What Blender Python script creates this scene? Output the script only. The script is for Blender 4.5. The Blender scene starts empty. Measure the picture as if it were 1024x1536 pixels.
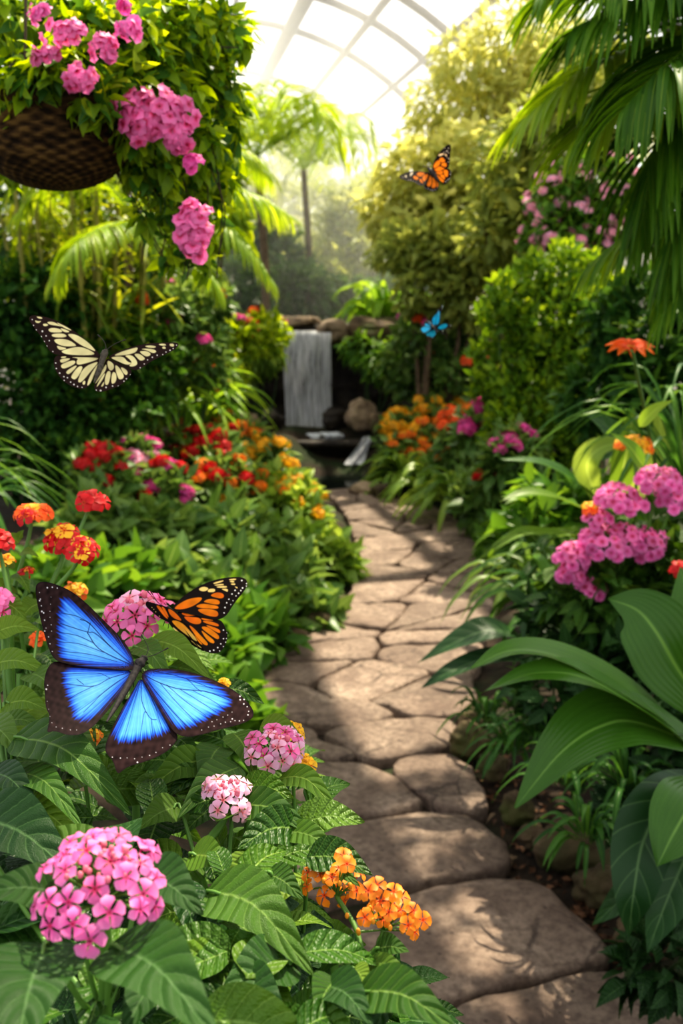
import bpy, math, random
import numpy as np
from mathutils import Vector, noise as mnoise
random.seed(7)
RNG = np.random.default_rng(11)
SC = bpy.context.scene
COL = SC.collection

# ------------------------------------------------------------------ camera
F, CX, CY, HC = 1500.0, 512.0, 768.0, 1.6
PITCH = math.atan((768 - 450) / F)
CP, SP = math.cos(PITCH), math.sin(PITCH)
CAM = np.array([0.0, 0.0, HC])

def ray(px, py):
    a, b = (px - CX) / F, -(py - CY) / F
    return np.array([a, CP + b * SP, -SP + b * CP])

def P(px, py, Y):
    """point of the scene at ground distance Y seen in direction (px, py)"""
    d = ray(px, py)
    return CAM + d * (Y / d[1])

def G(px, py, z=0.0):
    d = ray(px, py)
    return CAM + d * ((z - HC) / d[2])

def mpp(p):
    """metres per photo pixel at point p"""
    q = np.asarray(p) - CAM
    return (q[1] * CP - q[2] * SP) / F

cd = bpy.data.cameras.new('camera')
cam = bpy.data.objects.new('camera', cd)
COL.objects.link(cam)
cam.location = (0, 0, HC)
cam.rotation_euler = (math.pi / 2 - PITCH, 0, 0)
cd.sensor_fit = 'VERTICAL'
cd.sensor_height = 36.0
cd.lens = F / 1536 * 36
cd.clip_start = 0.05
cd.clip_end = 200
cd.dof.use_dof = True
cd.dof.focus_distance = 0.88
cd.dof.aperture_fstop = (cd.lens / 1000) / 0.0042
SC.camera = cam

# ------------------------------------------------------------------ tagging
def root(name, label, cat, loc, group=None, kind=None):
    o = bpy.data.objects.new(name, None)
    COL.objects.link(o)
    o.empty_display_size = 0.05
    o.location = [float(c) for c in loc]
    if label: o['label'] = label
    if cat: o['category'] = cat
    if group: o['group'] = group
    if kind: o['kind'] = kind
    return o

def tag(o, label=None, cat=None, group=None, kind=None):
    for k, v in (('label', label), ('category', cat), ('group', group), ('kind', kind)):
        if v: o[k] = v
    return o

def dup_part(o, parent, loc=None, rot=None, scale=None):
    c = o.copy()
    COL.objects.link(c)
    c.parent = parent
    if loc is not None: c.location = [float(x) for x in loc]
    if rot is not None: c.rotation_euler = rot
    if scale is not None: c.scale = (scale,) * 3 if not hasattr(scale, '__len__') else scale
    return c

def place(mesh, name, parent=None, loc=(0, 0, 0), rot=None, scale=1.0):
    o = bpy.data.objects.new(name, mesh)
    COL.objects.link(o)
    o.parent = parent
    o.location = [float(x) for x in loc]
    if rot is not None:
        if hasattr(rot, 'to_euler'): rot = rot.to_euler()
        o.rotation_euler = rot
    o.scale = (scale,) * 3 if not hasattr(scale, '__len__') else scale
    return o

# ------------------------------------------------------------------ geometry collector
def nrm(v):
    v = np.asarray(v, float)
    n = np.linalg.norm(v, axis=-1, keepdims=True)
    return v / np.maximum(n, 1e-9)

def frames(d, n):
    """K rotation matrices with columns side, d, normal"""
    d = nrm(d); s = nrm(np.cross(d, n)); n2 = np.cross(s, d)
    return np.stack([s, d, n2], axis=-1)

class Geo:
    def __init__(self):
        self.v, self.q, self.uv, self.t, self.m, self.n = [], [], [], [], [], 0
    def raw(self, v, q, uv=None, t=0.5, m=0):
        v = np.asarray(v, float); q = np.asarray(q, int)
        self.v.append(v); self.q.append(q + self.n)
        self.uv.append(np.zeros((len(v), 2)) if uv is None else np.asarray(uv, float))
        self.t.append(np.full(len(v), t) if np.isscalar(t) else np.asarray(t, float))
        self.m.append(np.full(len(q), m, int))
        self.n += len(v)
    def many(self, tpl, R, T, S, tint, m=0):
        v, q, uv = tpl
        K, N = len(T), len(v)
        if K == 0: return
        S = np.asarray(S, float)
        vv = v[None] * (S[:, None, None] if S.ndim == 1 else S[:, None, :])
        w = np.einsum('kij,knj->kni', R, vv) + np.asarray(T)[:, None, :]
        qq = (q[None] + (np.arange(K) * N)[:, None, None]).reshape(-1, 4)
        self.raw(w.reshape(-1, 3), qq, np.tile(uv, (K, 1)), np.repeat(tint, N), m)
    def tube(self, pts, radii, sides=6, t=0.5, m=0):
        pts = np.asarray(pts, float); n = len(pts)
        radii = np.full(n, radii) if np.isscalar(radii) else np.asarray(radii, float)
        tg = nrm(np.gradient(pts, axis=0))
        ref = np.array([0, 0, 1.0]) if abs(tg[0][2]) < .9 else np.array([1.0, 0, 0])
        a = nrm(np.cross(tg, ref)); b = np.cross(tg, a)
        th = np.linspace(0, 2 * np.pi, sides, endpoint=False)
        ring = pts[:, None] + radii[:, None, None] * (np.cos(th)[None, :, None] * a[:, None] + np.sin(th)[None, :, None] * b[:, None])
        v = ring.reshape(-1, 3)
        q = []
        for i in range(n - 1):
            for j in range(sides):
                k = (j + 1) % sides
                q.append((i * sides + j, i * sides + k, (i + 1) * sides + k, (i + 1) * sides + j))
        uv = np.stack([np.tile(np.arange(sides) / sides, n), np.repeat(np.linspace(0, 1, n), sides)], -1)
        self.raw(v, q, uv, t, m)
    def mesh(self, name, mats, origin=(0, 0, 0), smooth=True):
        me = bpy.data.meshes.new(name)
        v = np.concatenate(self.v) - np.asarray(origin, float)
        q = np.concatenate(self.q)
        me.vertices.add(len(v)); me.loops.add(len(q) * 4); me.polygons.add(len(q))
        me.vertices.foreach_set('co', v.astype(np.float32).ravel())
        me.loops.foreach_set('vertex_index', q.astype(np.int32).ravel())
        me.polygons.foreach_set('loop_start', np.arange(0, len(q) * 4, 4, dtype=np.int32))
        me.polygons.foreach_set('material_index', np.concatenate(self.m).astype(np.int32))
        me.polygons.foreach_set('use_smooth', np.full(len(q), smooth))
        me.update(calc_edges=True)
        a = me.attributes.new('tint', 'FLOAT', 'POINT')
        a.data.foreach_set('value', np.concatenate(self.t).astype(np.float32))
        a = me.attributes.new('uvl', 'FLOAT2', 'POINT')
        a.data.foreach_set('vector', np.concatenate(self.uv).astype(np.float32).ravel())
        for m in (mats if isinstance(mats, (list, tuple)) else [mats]):
            me.materials.append(m)
        return me
    def build(self, name, mats, parent=None, origin=None):
        if origin is None: origin = tuple(parent.location) if parent else (0, 0, 0)
        if parent is not None and parent.parent is not None:
            origin = np.asarray(parent.location) + np.asarray(parent.parent.location)
        o = bpy.data.objects.new(name, self.mesh(name, mats, origin))
        COL.objects.link(o)
        o.parent = parent
        if parent is None: o.location = [float(c) for c in origin]
        return o

def grid_q(nu, nv):
    q = []
    for j in range(nv):
        for i in range(nu):
            a = j * (nu + 1) + i
            q.append((a, a + 1, a + nu + 2, a + nu + 1))
    return np.array(q)

def prof(kind, v):
    v = np.clip(v, 0, 1)
    if kind == 'ovate':   w = np.sin(np.pi * v ** .68) ** .85 * (1.08 - .28 * v)
    elif kind == 'lance': w = np.sin(np.pi * v ** .8) ** .95
    elif kind == 'strap': w = np.minimum(1, .45 + v * 3) * (1 - v ** 3.2) ** .8
    elif kind == 'round': w = np.sin(np.pi * v ** .85) ** .6
    elif kind == 'petal': w = (.16 + .84 * np.clip((v - .15) / .5, 0, 1) ** 1.2) * np.clip((1 - v) / .28, 0, 1) ** .5
    return np.maximum(w, .012)

def leaf_tpl(W=.45, nu=2, nv=3, kind='ovate', fold=.2, curl=.25, wave=0.0):
    """unit leaf along +Y, normal +Z"""
    vs, uv = [], []
    for j in range(nv + 1):
        v = j / nv
        w = float(prof(kind, np.array(v))) * W / 2
        for i in range(nu + 1):
            u = -1 + 2 * i / nu
            z = abs(u) * w * fold * 2 - curl * v * v + wave * math.sin(v * 9 + u) * w
            vs.append((u * w, v * (1 - .25 * curl * v), z)); uv.append((u, v))
    return np.array(vs), grid_q(nu, nv), np.array(uv)

def floret_tpl(petals=5, W=.5, nv=4, cup=.25, reflex=.35, tube=.5, kind='petal'):
    V, Q, U = [], [], []; n = 0
    for k in range(petals):
        a = 2 * math.pi * k / petals + random.uniform(-.1, .1)
        L = random.uniform(.92, 1.05)
        for j in range(nv + 1):
            v = j / nv
            w = float(prof(kind, np.array(v))) * W * L
            r = .06 + v * .94 * L
            z = cup * v - reflex * v * v
            for i in range(3):
                u = i - 1
                x, y = r, u * w
                V.append((x * math.cos(a) - y * math.sin(a), x * math.sin(a) + y * math.cos(a), z + abs(u) * w * .25 + random.uniform(-.02, .02)))
                U.append((u, v))
        Q.append(grid_q(2, nv) + n); n += 3 * (nv + 1)
    # corolla tube below
    th = np.linspace(0, 2 * np.pi, 6, endpoint=False)
    for z, r in ((0.03, .1), (-tube, .05)):
        for t in th:
            V.append((r * math.cos(t), r * math.sin(t), z)); U.append((0, .1))
    q = [(n + i, n + (i + 1) % 6, n + 6 + (i + 1) % 6, n + 6 + i) for i in range(6)]
    Q.append(np.array(q))
    return np.array(V), np.concatenate(Q), np.array(U)

def spline(pts, n):
    """Catmull-Rom through pts, n samples"""
    p = np.asarray(pts, float)
    if len(p) == 2: return p[0] + (p[1] - p[0]) * np.linspace(0, 1, n)[:, None]
    p = np.vstack([2 * p[0] - p[1], p, 2 * p[-1] - p[-2]])
    m = len(p) - 3; out = []
    for t in np.linspace(0, m - 1e-6, n):
        i = int(t); f = t - i
        a, b, c, d = p[i:i + 4]
        out.append(.5 * (2 * b + (c - a) * f + (2 * a - 5 * b + 4 * c - d) * f * f + (3 * b - a - 3 * c + d) * f ** 3))
    return np.array(out)

def ribbon(g, pts, width, hint, kind='ovate', nu=8, nv=16, fold=.12, wave=.03, quilt=0.0, nvein=8, tint=.5, m=0, petiole=0.0, twist=0.0):
    """one big leaf along the curve pts; width full width in metres; hint = rough direction its face looks to"""
    c = spline(pts, nv + 1)
    tg = nrm(np.gradient(c, axis=0))
    s = nrm(np.cross(tg, np.asarray(hint, float))); n = np.cross(s, tg)
    V, U = [], []
    ph = random.uniform(0, 6)
    for j in range(nv + 1):
        v = j / nv
        w = float(prof(kind, np.array(v))) * width / 2
        ca, sa = math.cos(twist * v), math.sin(twist * v)
        sj, nj = s[j] * ca + n[j] * sa, n[j] * ca - s[j] * sa
        for i in range(nu + 1):
            u = -1 + 2 * i / nu
            z = fold * (abs(u) ** 1.3) * w * 2 + wave * width * math.sin(v * 8 + ph + 1.5 * u) * abs(u)
            if quilt: z += quilt * width * (abs(math.sin(math.pi * (v * nvein - abs(u) * 1.3))) - .5) * min(1, 4 * abs(u)) * min(1, 6 * (1 - abs(u)) + .3) * min(1, w / width * 5)
            V.append(c[j] + sj * (u * w) + nj * z); U.append((u, v))
    g.raw(V, grid_q(nu, nv), U, tint, m)

def cubesphere(n=6):
    """unit sphere of quads, verts shared"""
    idx, V, Q = {}, [], []
    def vid(p):
        k = tuple(np.round(p, 5))
        if k not in idx:
            idx[k] = len(V); V.append(np.array(p) / np.linalg.norm(p))
        return idx[k]
    ax = np.eye(3)
    for a in range(3):
        for sg in (-1, 1):
            e1, e2, e3 = ax[(a + 1) % 3], ax[(a + 2) % 3], ax[a] * sg
            for i in range(n):
                for j in range(n):
                    c = []
                    for di, dj in ((0, 0), (1, 0), (1, 1), (0, 1)):
                        x, y = math.tan((-1 + 2 * (i + di) / n) * math.pi / 4), math.tan((-1 + 2 * (j + dj) / n) * math.pi / 4)
                        c.append(vid(e3 + e1 * x + e2 * y))
                    Q.append(c if sg > 0 else c[::-1])
    return np.array(V), np.array(Q)
CS6, CS10 = cubesphere(7), cubesphere(12)

def rock_geo(g, c, r, seed, rough=.35, m=0, flat=.0, cs=None):
    v, q = cs or CS6
    off = Vector((seed * 13.7, seed * 5.1, seed * 9.3))
    w = []
    for p in v:
        d = 1 + rough * mnoise.noise(Vector(p) * 1.3 + off) + rough * .5 * mnoise.noise(Vector(p) * 3.1 + off) + rough * .2 * mnoise.noise(Vector(p) * 8 + off)
        x = p * d
        if flat and x[2] > 1 - flat: x = np.array([x[0], x[1], (1 - flat) + (x[2] - 1 + flat) * .25])
        w.append(np.asarray(c) + x * np.asarray(r))
    g.raw(w, q, None, random.random(), m)
SUN, SKY, EXPO, GAM = 12.0, 1.3, 0.12, 1.0
SUNDIR = (.2, .48, .85)
HAZE2 = .06
VT, LOOK = 'Standard', 'Medium High Contrast'
# ------------------------------------------------------------------ materials
def newmat(name):
    m = bpy.data.materials.new(name); m.use_nodes = True
    nt = m.node_tree
    for n in list(nt.nodes): nt.nodes.remove(n)
    out = nt.nodes.new('ShaderNodeOutputMaterial')
    return m, nt, out

class N:
    def __init__(self, nt): self.nt = nt
    def __call__(self, typ, **kw):
        n = self.nt.nodes.new(typ)
        for k, v in kw.items():
            if k.startswith('in_'):
                key = k[3:].replace('_', ' ')
                if key.isdigit(): key = int(key)
                s = n.inputs[key]
                if hasattr(v, 'is_output'): self.nt.links.new(v, s)
                else: s.default_value = v
            else: setattr(n, k, v)
        return n
    def math(self, op, a, b=None, c=None, clamp=False):
        n = self.nt.nodes.new('ShaderNodeMath'); n.operation = op; n.use_clamp = clamp
        for i, x in enumerate((a, b, c)):
            if x is None: continue
            if hasattr(x, 'is_output'): self.nt.links.new(x, n.inputs[i])
            else: n.inputs[i].default_value = x
        return n.outputs[0]
    def ramp(self, fac, stops, interp='LINEAR'):
        n = self.nt.nodes.new('ShaderNodeValToRGB'); n.color_ramp.interpolation = interp
        e = n.color_ramp.elements
        while len(e) < len(stops): e.new(.5)
        for i, (p, c) in enumerate(stops):
            e[i].position = p; e[i].color = (*c, 1) if len(c) == 3 else c
        self.nt.links.new(fac, n.inputs[0])
        return n.outputs[0]
    def mix(self, fac, a, b, blend='MIX'):
        n = self.nt.nodes.new('ShaderNodeMix'); n.data_type = 'RGBA'; n.blend_type = blend
        for s, x in ((n.inputs['Factor'], fac), (n.inputs['A'], a), (n.inputs['B'], b)):
            if hasattr(x, 'is_output'): self.nt.links.new(x, s)
            else: s.default_value = x if not isinstance(x, tuple) else ((*x, 1) if len(x) == 3 else x)
        return n.outputs['Result']

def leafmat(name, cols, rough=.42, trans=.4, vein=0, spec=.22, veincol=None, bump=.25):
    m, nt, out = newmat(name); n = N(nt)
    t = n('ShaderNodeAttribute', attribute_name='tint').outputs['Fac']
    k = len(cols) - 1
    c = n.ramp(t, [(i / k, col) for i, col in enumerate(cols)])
    nor = None
    if vein:
        uv = n('ShaderNodeSeparateXYZ', in_Vector=n('ShaderNodeAttribute', attribute_name='uvl').outputs['Vector'])
        au = n.math('ABSOLUTE', uv.outputs['X'])
        v = uv.outputs['Y']
        mid = n.math('SUBTRACT', 1, n.math('MULTIPLY', au, 14), clamp=True)
        vc = veincol or tuple(min(1, x * 1.25 + .035) for x in cols[-1])
        fac = mid
        if vein >= 2:
            ph = n.math('SUBTRACT', n.math('MULTIPLY', v, 8), n.math('MULTIPLY', au, 1.3))
            sv = n.math('ABSOLUTE', n.math('SINE', n.math('MULTIPLY', ph, math.pi)))
            line = n.math('SUBTRACT', 1, n.math('MULTIPLY', sv, 5), clamp=True)
            fac = n.math('MAXIMUM', mid, n.math('MULTIPLY', line, .55))
            b = n('ShaderNodeBump', in_Strength=bump, in_Distance=.004, in_Height=sv)
            nz = n('ShaderNodeTexNoise', in_Scale=55.0, in_Detail=3.0)
            cz = n('ShaderNodeTexVoronoi', in_Scale=160.0)
            b2 = n('ShaderNodeBump', in_Strength=bump * .8, in_Distance=.002, in_Height=cz.outputs['Distance'], in_Normal=b.outputs[0])
            nor = b2.outputs[0]
            c = n.mix(n.math('MULTIPLY', nz.outputs['Fac'], .4), c, cols[0])
        if vein == 3:   # parallel veins
            fac = n.math('MAXIMUM', mid, n.math('MULTIPLY', n.math('SUBTRACT', n.math('SINE', n.math('MULTIPLY', uv.outputs['X'], 40)), .6, clamp=True), .16))
        c = n.mix(fac, c, vc)
        if vein == 3:
            nz = n('ShaderNodeTexNoise', in_Vector=n('ShaderNodeMapping', in_Vector=n('ShaderNodeAttribute', attribute_name='uvl').outputs['Vector'], in_Scale=(7, 1.5, 1)).outputs[0], in_Scale=2.0, in_Detail=4.0)
            c = n.mix(n.ramp(nz.outputs['Fac'], [(.35, (.3, .3, .3)), (.6, (0, 0, 0))]), c, cols[0])
            nor = n('ShaderNodeBump', in_Strength=.12, in_Distance=.003, in_Height=n('ShaderNodeMath', operation='SINE', in_0=n.math('MULTIPLY', uv.outputs['X'], 40)).outputs[0]).outputs[0]
    hs = n('ShaderNodeHueSaturation', in_Hue=.472, in_Saturation=1.05, in_Value=1.75, in_Color=c)
    p = n('ShaderNodeBsdfPrincipled', in_Base_Color=c, in_Roughness=rough)
    p.inputs['Specular IOR Level'].default_value = spec
    tr = n('ShaderNodeBsdfTranslucent', in_Color=hs.outputs[0])
    if nor: nt.links.new(nor, p.inputs['Normal'])
    mx = n('ShaderNodeMixShader', in_0=trans, in_1=p.outputs[0], in_2=tr.outputs[0])
    nt.links.new(mx.outputs[0], out.inputs[0])
    return m

def petalmat(name, stops, trans=.35, rough=.55, var=.25):
    """colour runs from the floret throat (0) to the petal edge (1)"""
    m, nt, out = newmat(name); n = N(nt)
    uv = n('ShaderNodeSeparateXYZ', in_Vector=n('ShaderNodeAttribute', attribute_name='uvl').outputs['Vector'])
    c = n.ramp(uv.outputs['Y'], stops)
    t = n('ShaderNodeAttribute', attribute_name='tint').outputs['Fac']
    val = n.math('ADD', n.math('MULTIPLY', t, 2 * var), 1 - var)
    hs = n('ShaderNodeHueSaturation', in_Value=val, in_Color=c)
    p = n('ShaderNodeBsdfPrincipled', in_Base_Color=hs.outputs[0], in_Roughness=rough)
    tr = n('ShaderNodeBsdfTranslucent', in_Color=hs.outputs[0])
    mx = n('ShaderNodeMixShader', in_0=trans, in_1=p.outputs[0], in_2=tr.outputs[0])
    nt.links.new(mx.outputs[0], out.inputs[0])
    return m

def plainmat(name, col, rough=.6, metal=0.0, spec=.4):
    m, nt, out = newmat(name); n = N(nt)
    p = n('ShaderNodeBsdfPrincipled', in_Base_Color=(*col, 1), in_Roughness=rough, in_Metallic=metal)
    p.inputs['Specular IOR Level'].default_value = spec
    nt.links.new(p.outputs[0], out.inputs[0])
    return m

def noisemat(name, stops, scale=8, detail=6, rough=.8, bump=.4, dist=.02, stretch=None, spec=.3, scale2=None, stops2=None, rough_map=None):
    m, nt, out = newmat(name); n = N(nt)
    co = n('ShaderNodeNewGeometry').outputs['Position']
    if stretch: co = n('ShaderNodeMapping', in_Vector=co, in_Scale=stretch).outputs[0]
    nz = n('ShaderNodeTexNoise', in_Vector=co, in_Scale=scale, in_Detail=detail, in_Roughness=.62)
    c = n.ramp(nz.outputs['Fac'], stops)
    if scale2:
        nz2 = n('ShaderNodeTexNoise', in_Vector=co, in_Scale=scale2, in_Detail=4.0)
        c = n.mix(n.ramp(nz2.outputs['Fac'], [(.45, (0, 0, 0)), (.65, (1, 1, 1))]), c, stops2)
    t = n('ShaderNodeAttribute', attribute_name='tint').outputs['Fac']
    hs = n('ShaderNodeHueSaturation', in_Value=n.math('ADD', n.math('MULTIPLY', t, .4), .8), in_Color=c)
    b = n('ShaderNodeBump', in_Strength=bump, in_Distance=dist, in_Height=nz.outputs['Fac'])
    p = n('ShaderNodeBsdfPrincipled', in_Base_Color=hs.outputs[0], in_Roughness=rough, in_Normal=b.outputs[0])
    p.inputs['Specular IOR Level'].default_value = spec
    nt.links.new(p.outputs[0], out.inputs[0])
    return m

M = {}
# greens (linear)
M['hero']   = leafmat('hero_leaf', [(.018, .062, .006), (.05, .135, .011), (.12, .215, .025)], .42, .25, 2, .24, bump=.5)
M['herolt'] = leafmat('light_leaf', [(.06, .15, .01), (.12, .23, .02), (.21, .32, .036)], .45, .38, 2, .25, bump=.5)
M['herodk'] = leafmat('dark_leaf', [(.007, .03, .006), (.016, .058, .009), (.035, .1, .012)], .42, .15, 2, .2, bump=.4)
M['broad']  = leafmat('broad_leaf', [(.022, .075, .008), (.05, .14, .012), (.1, .22, .018)], .33, .2, 3, .28)
M['broaddk'] = leafmat('broad_leaf_dark', [(.008, .035, .01), (.02, .07, .014), (.045, .11, .02)], .36, .14, 2, .25)
M['bed']    = leafmat('bed_leaf', [(.03, .085, .018), (.075, .16, .03), (.19, .29, .065)], .4, .35, 1, .3)
M['bedlt']  = leafmat('bed_leaf_light', [(.05, .12, .015), (.13, .24, .028), (.3, .42, .075)], .4, .42, 1, .3)
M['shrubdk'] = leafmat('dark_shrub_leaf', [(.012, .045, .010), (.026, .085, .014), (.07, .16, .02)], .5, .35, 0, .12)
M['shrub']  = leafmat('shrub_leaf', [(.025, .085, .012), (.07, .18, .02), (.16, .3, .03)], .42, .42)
M['shruby'] = leafmat('yellow_green_leaf', [(.06, .14, .01), (.17, .28, .015), (.36, .45, .03)], .42, .5)
M['vine']   = leafmat('vine_leaf', [(.05, .12, .008), (.2, .33, .014), (.42, .52, .03)], .42, .55)
M['canel']  = leafmat('cane_leaf', [(.04, .1, .006), (.14, .22, .012), (.34, .4, .03)], .42, .5, 1)
M['roundsh'] = leafmat('round_shrub_leaf', [(.02, .075, .008), (.1, .21, .015), (.3, .43, .03)], .42, .42)
M['tree']   = leafmat('tree_leaf', [(.1, .145, .04), (.21, .27, .06), (.4, .44, .11)], .5, .48)  # greens paled so that some haze sits in the leaf colour
M['treehaze'] = leafmat('haze_pale_tree_leaf', [(.24, .29, .08), (.42, .46, .13), (.6, .61, .23)], .5, .5)  # palest set: leaf colour stands in for haze over the mid-distance trees
M['treedk'] = leafmat('deep_tree_leaf', [(.015, .05, .012), (.04, .1, .02), (.1, .19, .04)], .5, .4)
M['palm']   = leafmat('palm_leaflet', [(.02, .075, .008), (.075, .19, .012), (.26, .38, .02)], .48, .45, 1, .2)
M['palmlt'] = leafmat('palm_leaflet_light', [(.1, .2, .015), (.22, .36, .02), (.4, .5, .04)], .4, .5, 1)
M['grass']  = leafmat('grass_blade', [(.02, .08, .015), (.06, .17, .025), (.14, .28, .04)], .4, .35, 1)
M['grasslt'] = leafmat('grass_blade_light', [(.07, .18, .02), (.16, .32, .03), (.3, .46, .05)], .4, .45, 1)
M['redleaf'] = leafmat('reddish_leaf', [(.06, .12, .015), (.22, .2, .04), (.42, .13, .08)], .45, .4)
M['stem']   = plainmat('green_stem', (.09, .2, .03), .5)
M['stemdk'] = plainmat('dark_stem', (.03, .07, .015), .6)
M['twig']   = plainmat('brown_twig', (.05, .032, .016), .8)
M['bark']   = noisemat('bark', [(.3, (.05, .035, .02)), (.7, (.16, .11, .065))], 14, 5, .9, .6, .02)
M['cane']   = noisemat('cane', [(.3, (.16, .17, .03)), (.7, (.34, .3, .06))], 6, 3, .5, .2, .01)
# petals
M['pink']  = petalmat('pink_petal', [(0, (.42, .02, .06)), (.2, (.75, .06, .22)), (.42, (.84, .17, .43)), (1, (.84, .22, .47))])
M['pinklt'] = petalmat('pale_pink_petal', [(0, (.75, .16, .16)), (.2, (.88, .36, .42)), (.45, (.86, .45, .62)), (1, (.88, .52, .7))])
M['pinkdp'] = petalmat('deep_pink_petal', [(0, (.4, .01, .05)), (.25, (.72, .05, .3)), (1, (.8, .13, .44))])
M['magenta'] = petalmat('magenta_petal', [(0, (.5, .03, .12)), (.25, (.76, .09, .36)), (1, (.84, .26, .55))])
M['pinkhot'] = petalmat('hot_pink_petal', [(0, (.45, .01, .06)), (.22, (.8, .06, .25)), (.5, (.86, .16, .45)), (1, (.85, .22, .52))])
M['red']   = petalmat('red_petal', [(0, (.6, .08, .01)), (.2, (.55, .004, .004)), (1, (.68, .006, .01))])
M['blush']  = petalmat('blush_petal', [(0, (.8, .3, .4)), (.4, (.85, .38, .5)), (1, (.86, .45, .56))])
M['orange'] = petalmat('orange_petal', [(0, (.7, .06, .004)), (.25, (.82, .16, .004)), (.6, (.82, .24, .004)), (1, (.84, .28, .005))])
M['oranged'] = petalmat('deep_orange_petal', [(0, (.6, .05, .005)), (.3, (.85, .1, .006)), (1, (.88, .17, .01))])
M['yellow'] = petalmat('yellow_petal', [(0, (.85, .25, .01)), (.3, (.9, .48, .012)), (1, (.92, .56, .015))])
M['bud']   = plainmat('flower_bud', (.62, .14, .2), .6)
M['budy']  = plainmat('yellow_bud', (.75, .3, .02), .6)
# mineral
M['soil']  = noisemat('soil', [(.3, (.012, .008, .005)), (.55, (.035, .023, .013)), (.8, (.08, .055, .03))], 18, 8, .95, .8, .03, scale2=2.5, stops2=(.02, .035, .01))
M['rock']  = noisemat('mossy_rock', [(.3, (.035, .024, .014)), (.55, (.11, .075, .04)), (.8, (.2, .14, .08))], 9, 8, .85, .7, .03, scale2=4.0, stops2=(.05, .06, .012))
M['rocklt'] = noisemat('pale_rock', [(.3, (.12, .08, .05)), (.55, (.27, .2, .13)), (.8, (.4, .31, .2))], 9, 8, .85, .6, .03)
M['cliff'] = noisemat('wet_cliff', [(.3, (.008, .006, .005)), (.6, (.03, .022, .014)), (.85, (.075, .05, .028))], 5, 8, .55, .8, .06)
M['frame'] = noisemat('painted_steel', [(.3, (.05, .046, .042)), (.7, (.1, .09, .085))], 6, 3, .6, .05, .01)

def flagstone_mat():
    m, nt, out = newmat('flagstone'); n = N(nt)
    co = n('ShaderNodeNewGeometry').outputs['Position']
    t = n('ShaderNodeAttribute', attribute_name='tint').outputs['Fac']
    big = n('ShaderNodeTexNoise', in_Vector=co, in_Scale=4.0, in_Detail=7.0, in_Roughness=.62, in_Distortion=.6)
    fine = n('ShaderNodeTexNoise', in_Vector=co, in_Scale=42.0, in_Detail=8.0, in_Roughness=.7)
    c = n.ramp(big.outputs['Fac'], [(.3, (.115, .078, .058)), (.46, (.2, .145, .108)), (.56, (.255, .19, .142)), (.72, (.36, .275, .205))])
    c = n.mix(n.ramp(fine.outputs['Fac'], [(.38, (.75, .75, .75)), (.6, (0, 0, 0))]), c, (.085, .058, .044))
    pit = n('ShaderNodeTexVoronoi', in_Vector=co, in_Scale=19.0)
    c = n.mix(n.ramp(pit.outputs['Distance'], [(.05, (.8, .8, .8)), (.14, (0, 0, 0))]), c, (.05, .034, .026))
    crk = n('ShaderNodeTexVoronoi', in_Vector=n('ShaderNodeMapping', in_Vector=n.mix(.12, co, big.outputs['Color']), in_Scale=(2.2, 3.4, 2.2)).outputs[0], in_Scale=1.6, feature='DISTANCE_TO_EDGE')
    ck = n.ramp(crk.outputs['Distance'], [(.006, (1, 1, 1)), (.02, (0, 0, 0))])
    ckm = n.math('MULTIPLY', ck, n.ramp(n('ShaderNodeTexNoise', in_Vector=co, in_Scale=1.9).outputs['Fac'], [(.5, (0, 0, 0)), (.6, (.8, .8, .8))]))
    c = n.mix(ckm, c, (.05, .035, .028))
    hs = n('ShaderNodeHueSaturation', in_Value=n.math('ADD', n.math('MULTIPLY', t, .4), .85), in_Color=c)
    b1 = n('ShaderNodeBump', in_Strength=.6, in_Distance=.03, in_Height=big.outputs['Fac'])
    b2 = n('ShaderNodeBump', in_Strength=.7, in_Distance=.01, in_Height=fine.outputs['Fac'], in_Normal=b1.outputs[0])
    b3 = n('ShaderNodeBump', in_Strength=.6, in_Distance=.008, in_Height=n.math('SUBTRACT', 1, ckm), in_Normal=b2.outputs[0])
    p = n('ShaderNodeBsdfPrincipled', in_Base_Color=hs.outputs[0], in_Roughness=.75, in_Normal=b3.outputs[0])
    p.inputs['Specular IOR Level'].default_value = .3
    nt.links.new(p.outputs[0], out.inputs[0])
    return m
M['flag'] = flagstone_mat()

def glazing_mat():
    m, nt, out = newmat('diffusing_glazing'); n = N(nt)
    tr = n('ShaderNodeBsdfTransparent', in_Color=(.84, .86, .9, 1))
    tl = n('ShaderNodeBsdfTranslucent', in_Color=(.9, .9, .92, 1))
    mx = n('ShaderNodeMixShader', in_0=.18, in_1=tr.outputs[0], in_2=tl.outputs[0])
    nt.links.new(mx.outputs[0], out.inputs[0])
    return m
M['glazing'] = glazing_mat()

def water_mat():
    m, nt, out = newmat('pond_water'); n = N(nt)
    co = n('ShaderNodeNewGeometry').outputs['Position']
    nz = n('ShaderNodeTexNoise', in_Vector=co, in_Scale=9.0, in_Detail=3.0)
    b = n('ShaderNodeBump', in_Strength=.25, in_Distance=.03, in_Height=nz.outputs['Fac'])
    p = n('ShaderNodeBsdfPrincipled', in_Base_Color=(.012, .017, .012, 1), in_Roughness=.06, in_Normal=b.outputs[0])
    nt.links.new(p.outputs[0], out.inputs[0])
    return m
M['water'] = water_mat()

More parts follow.
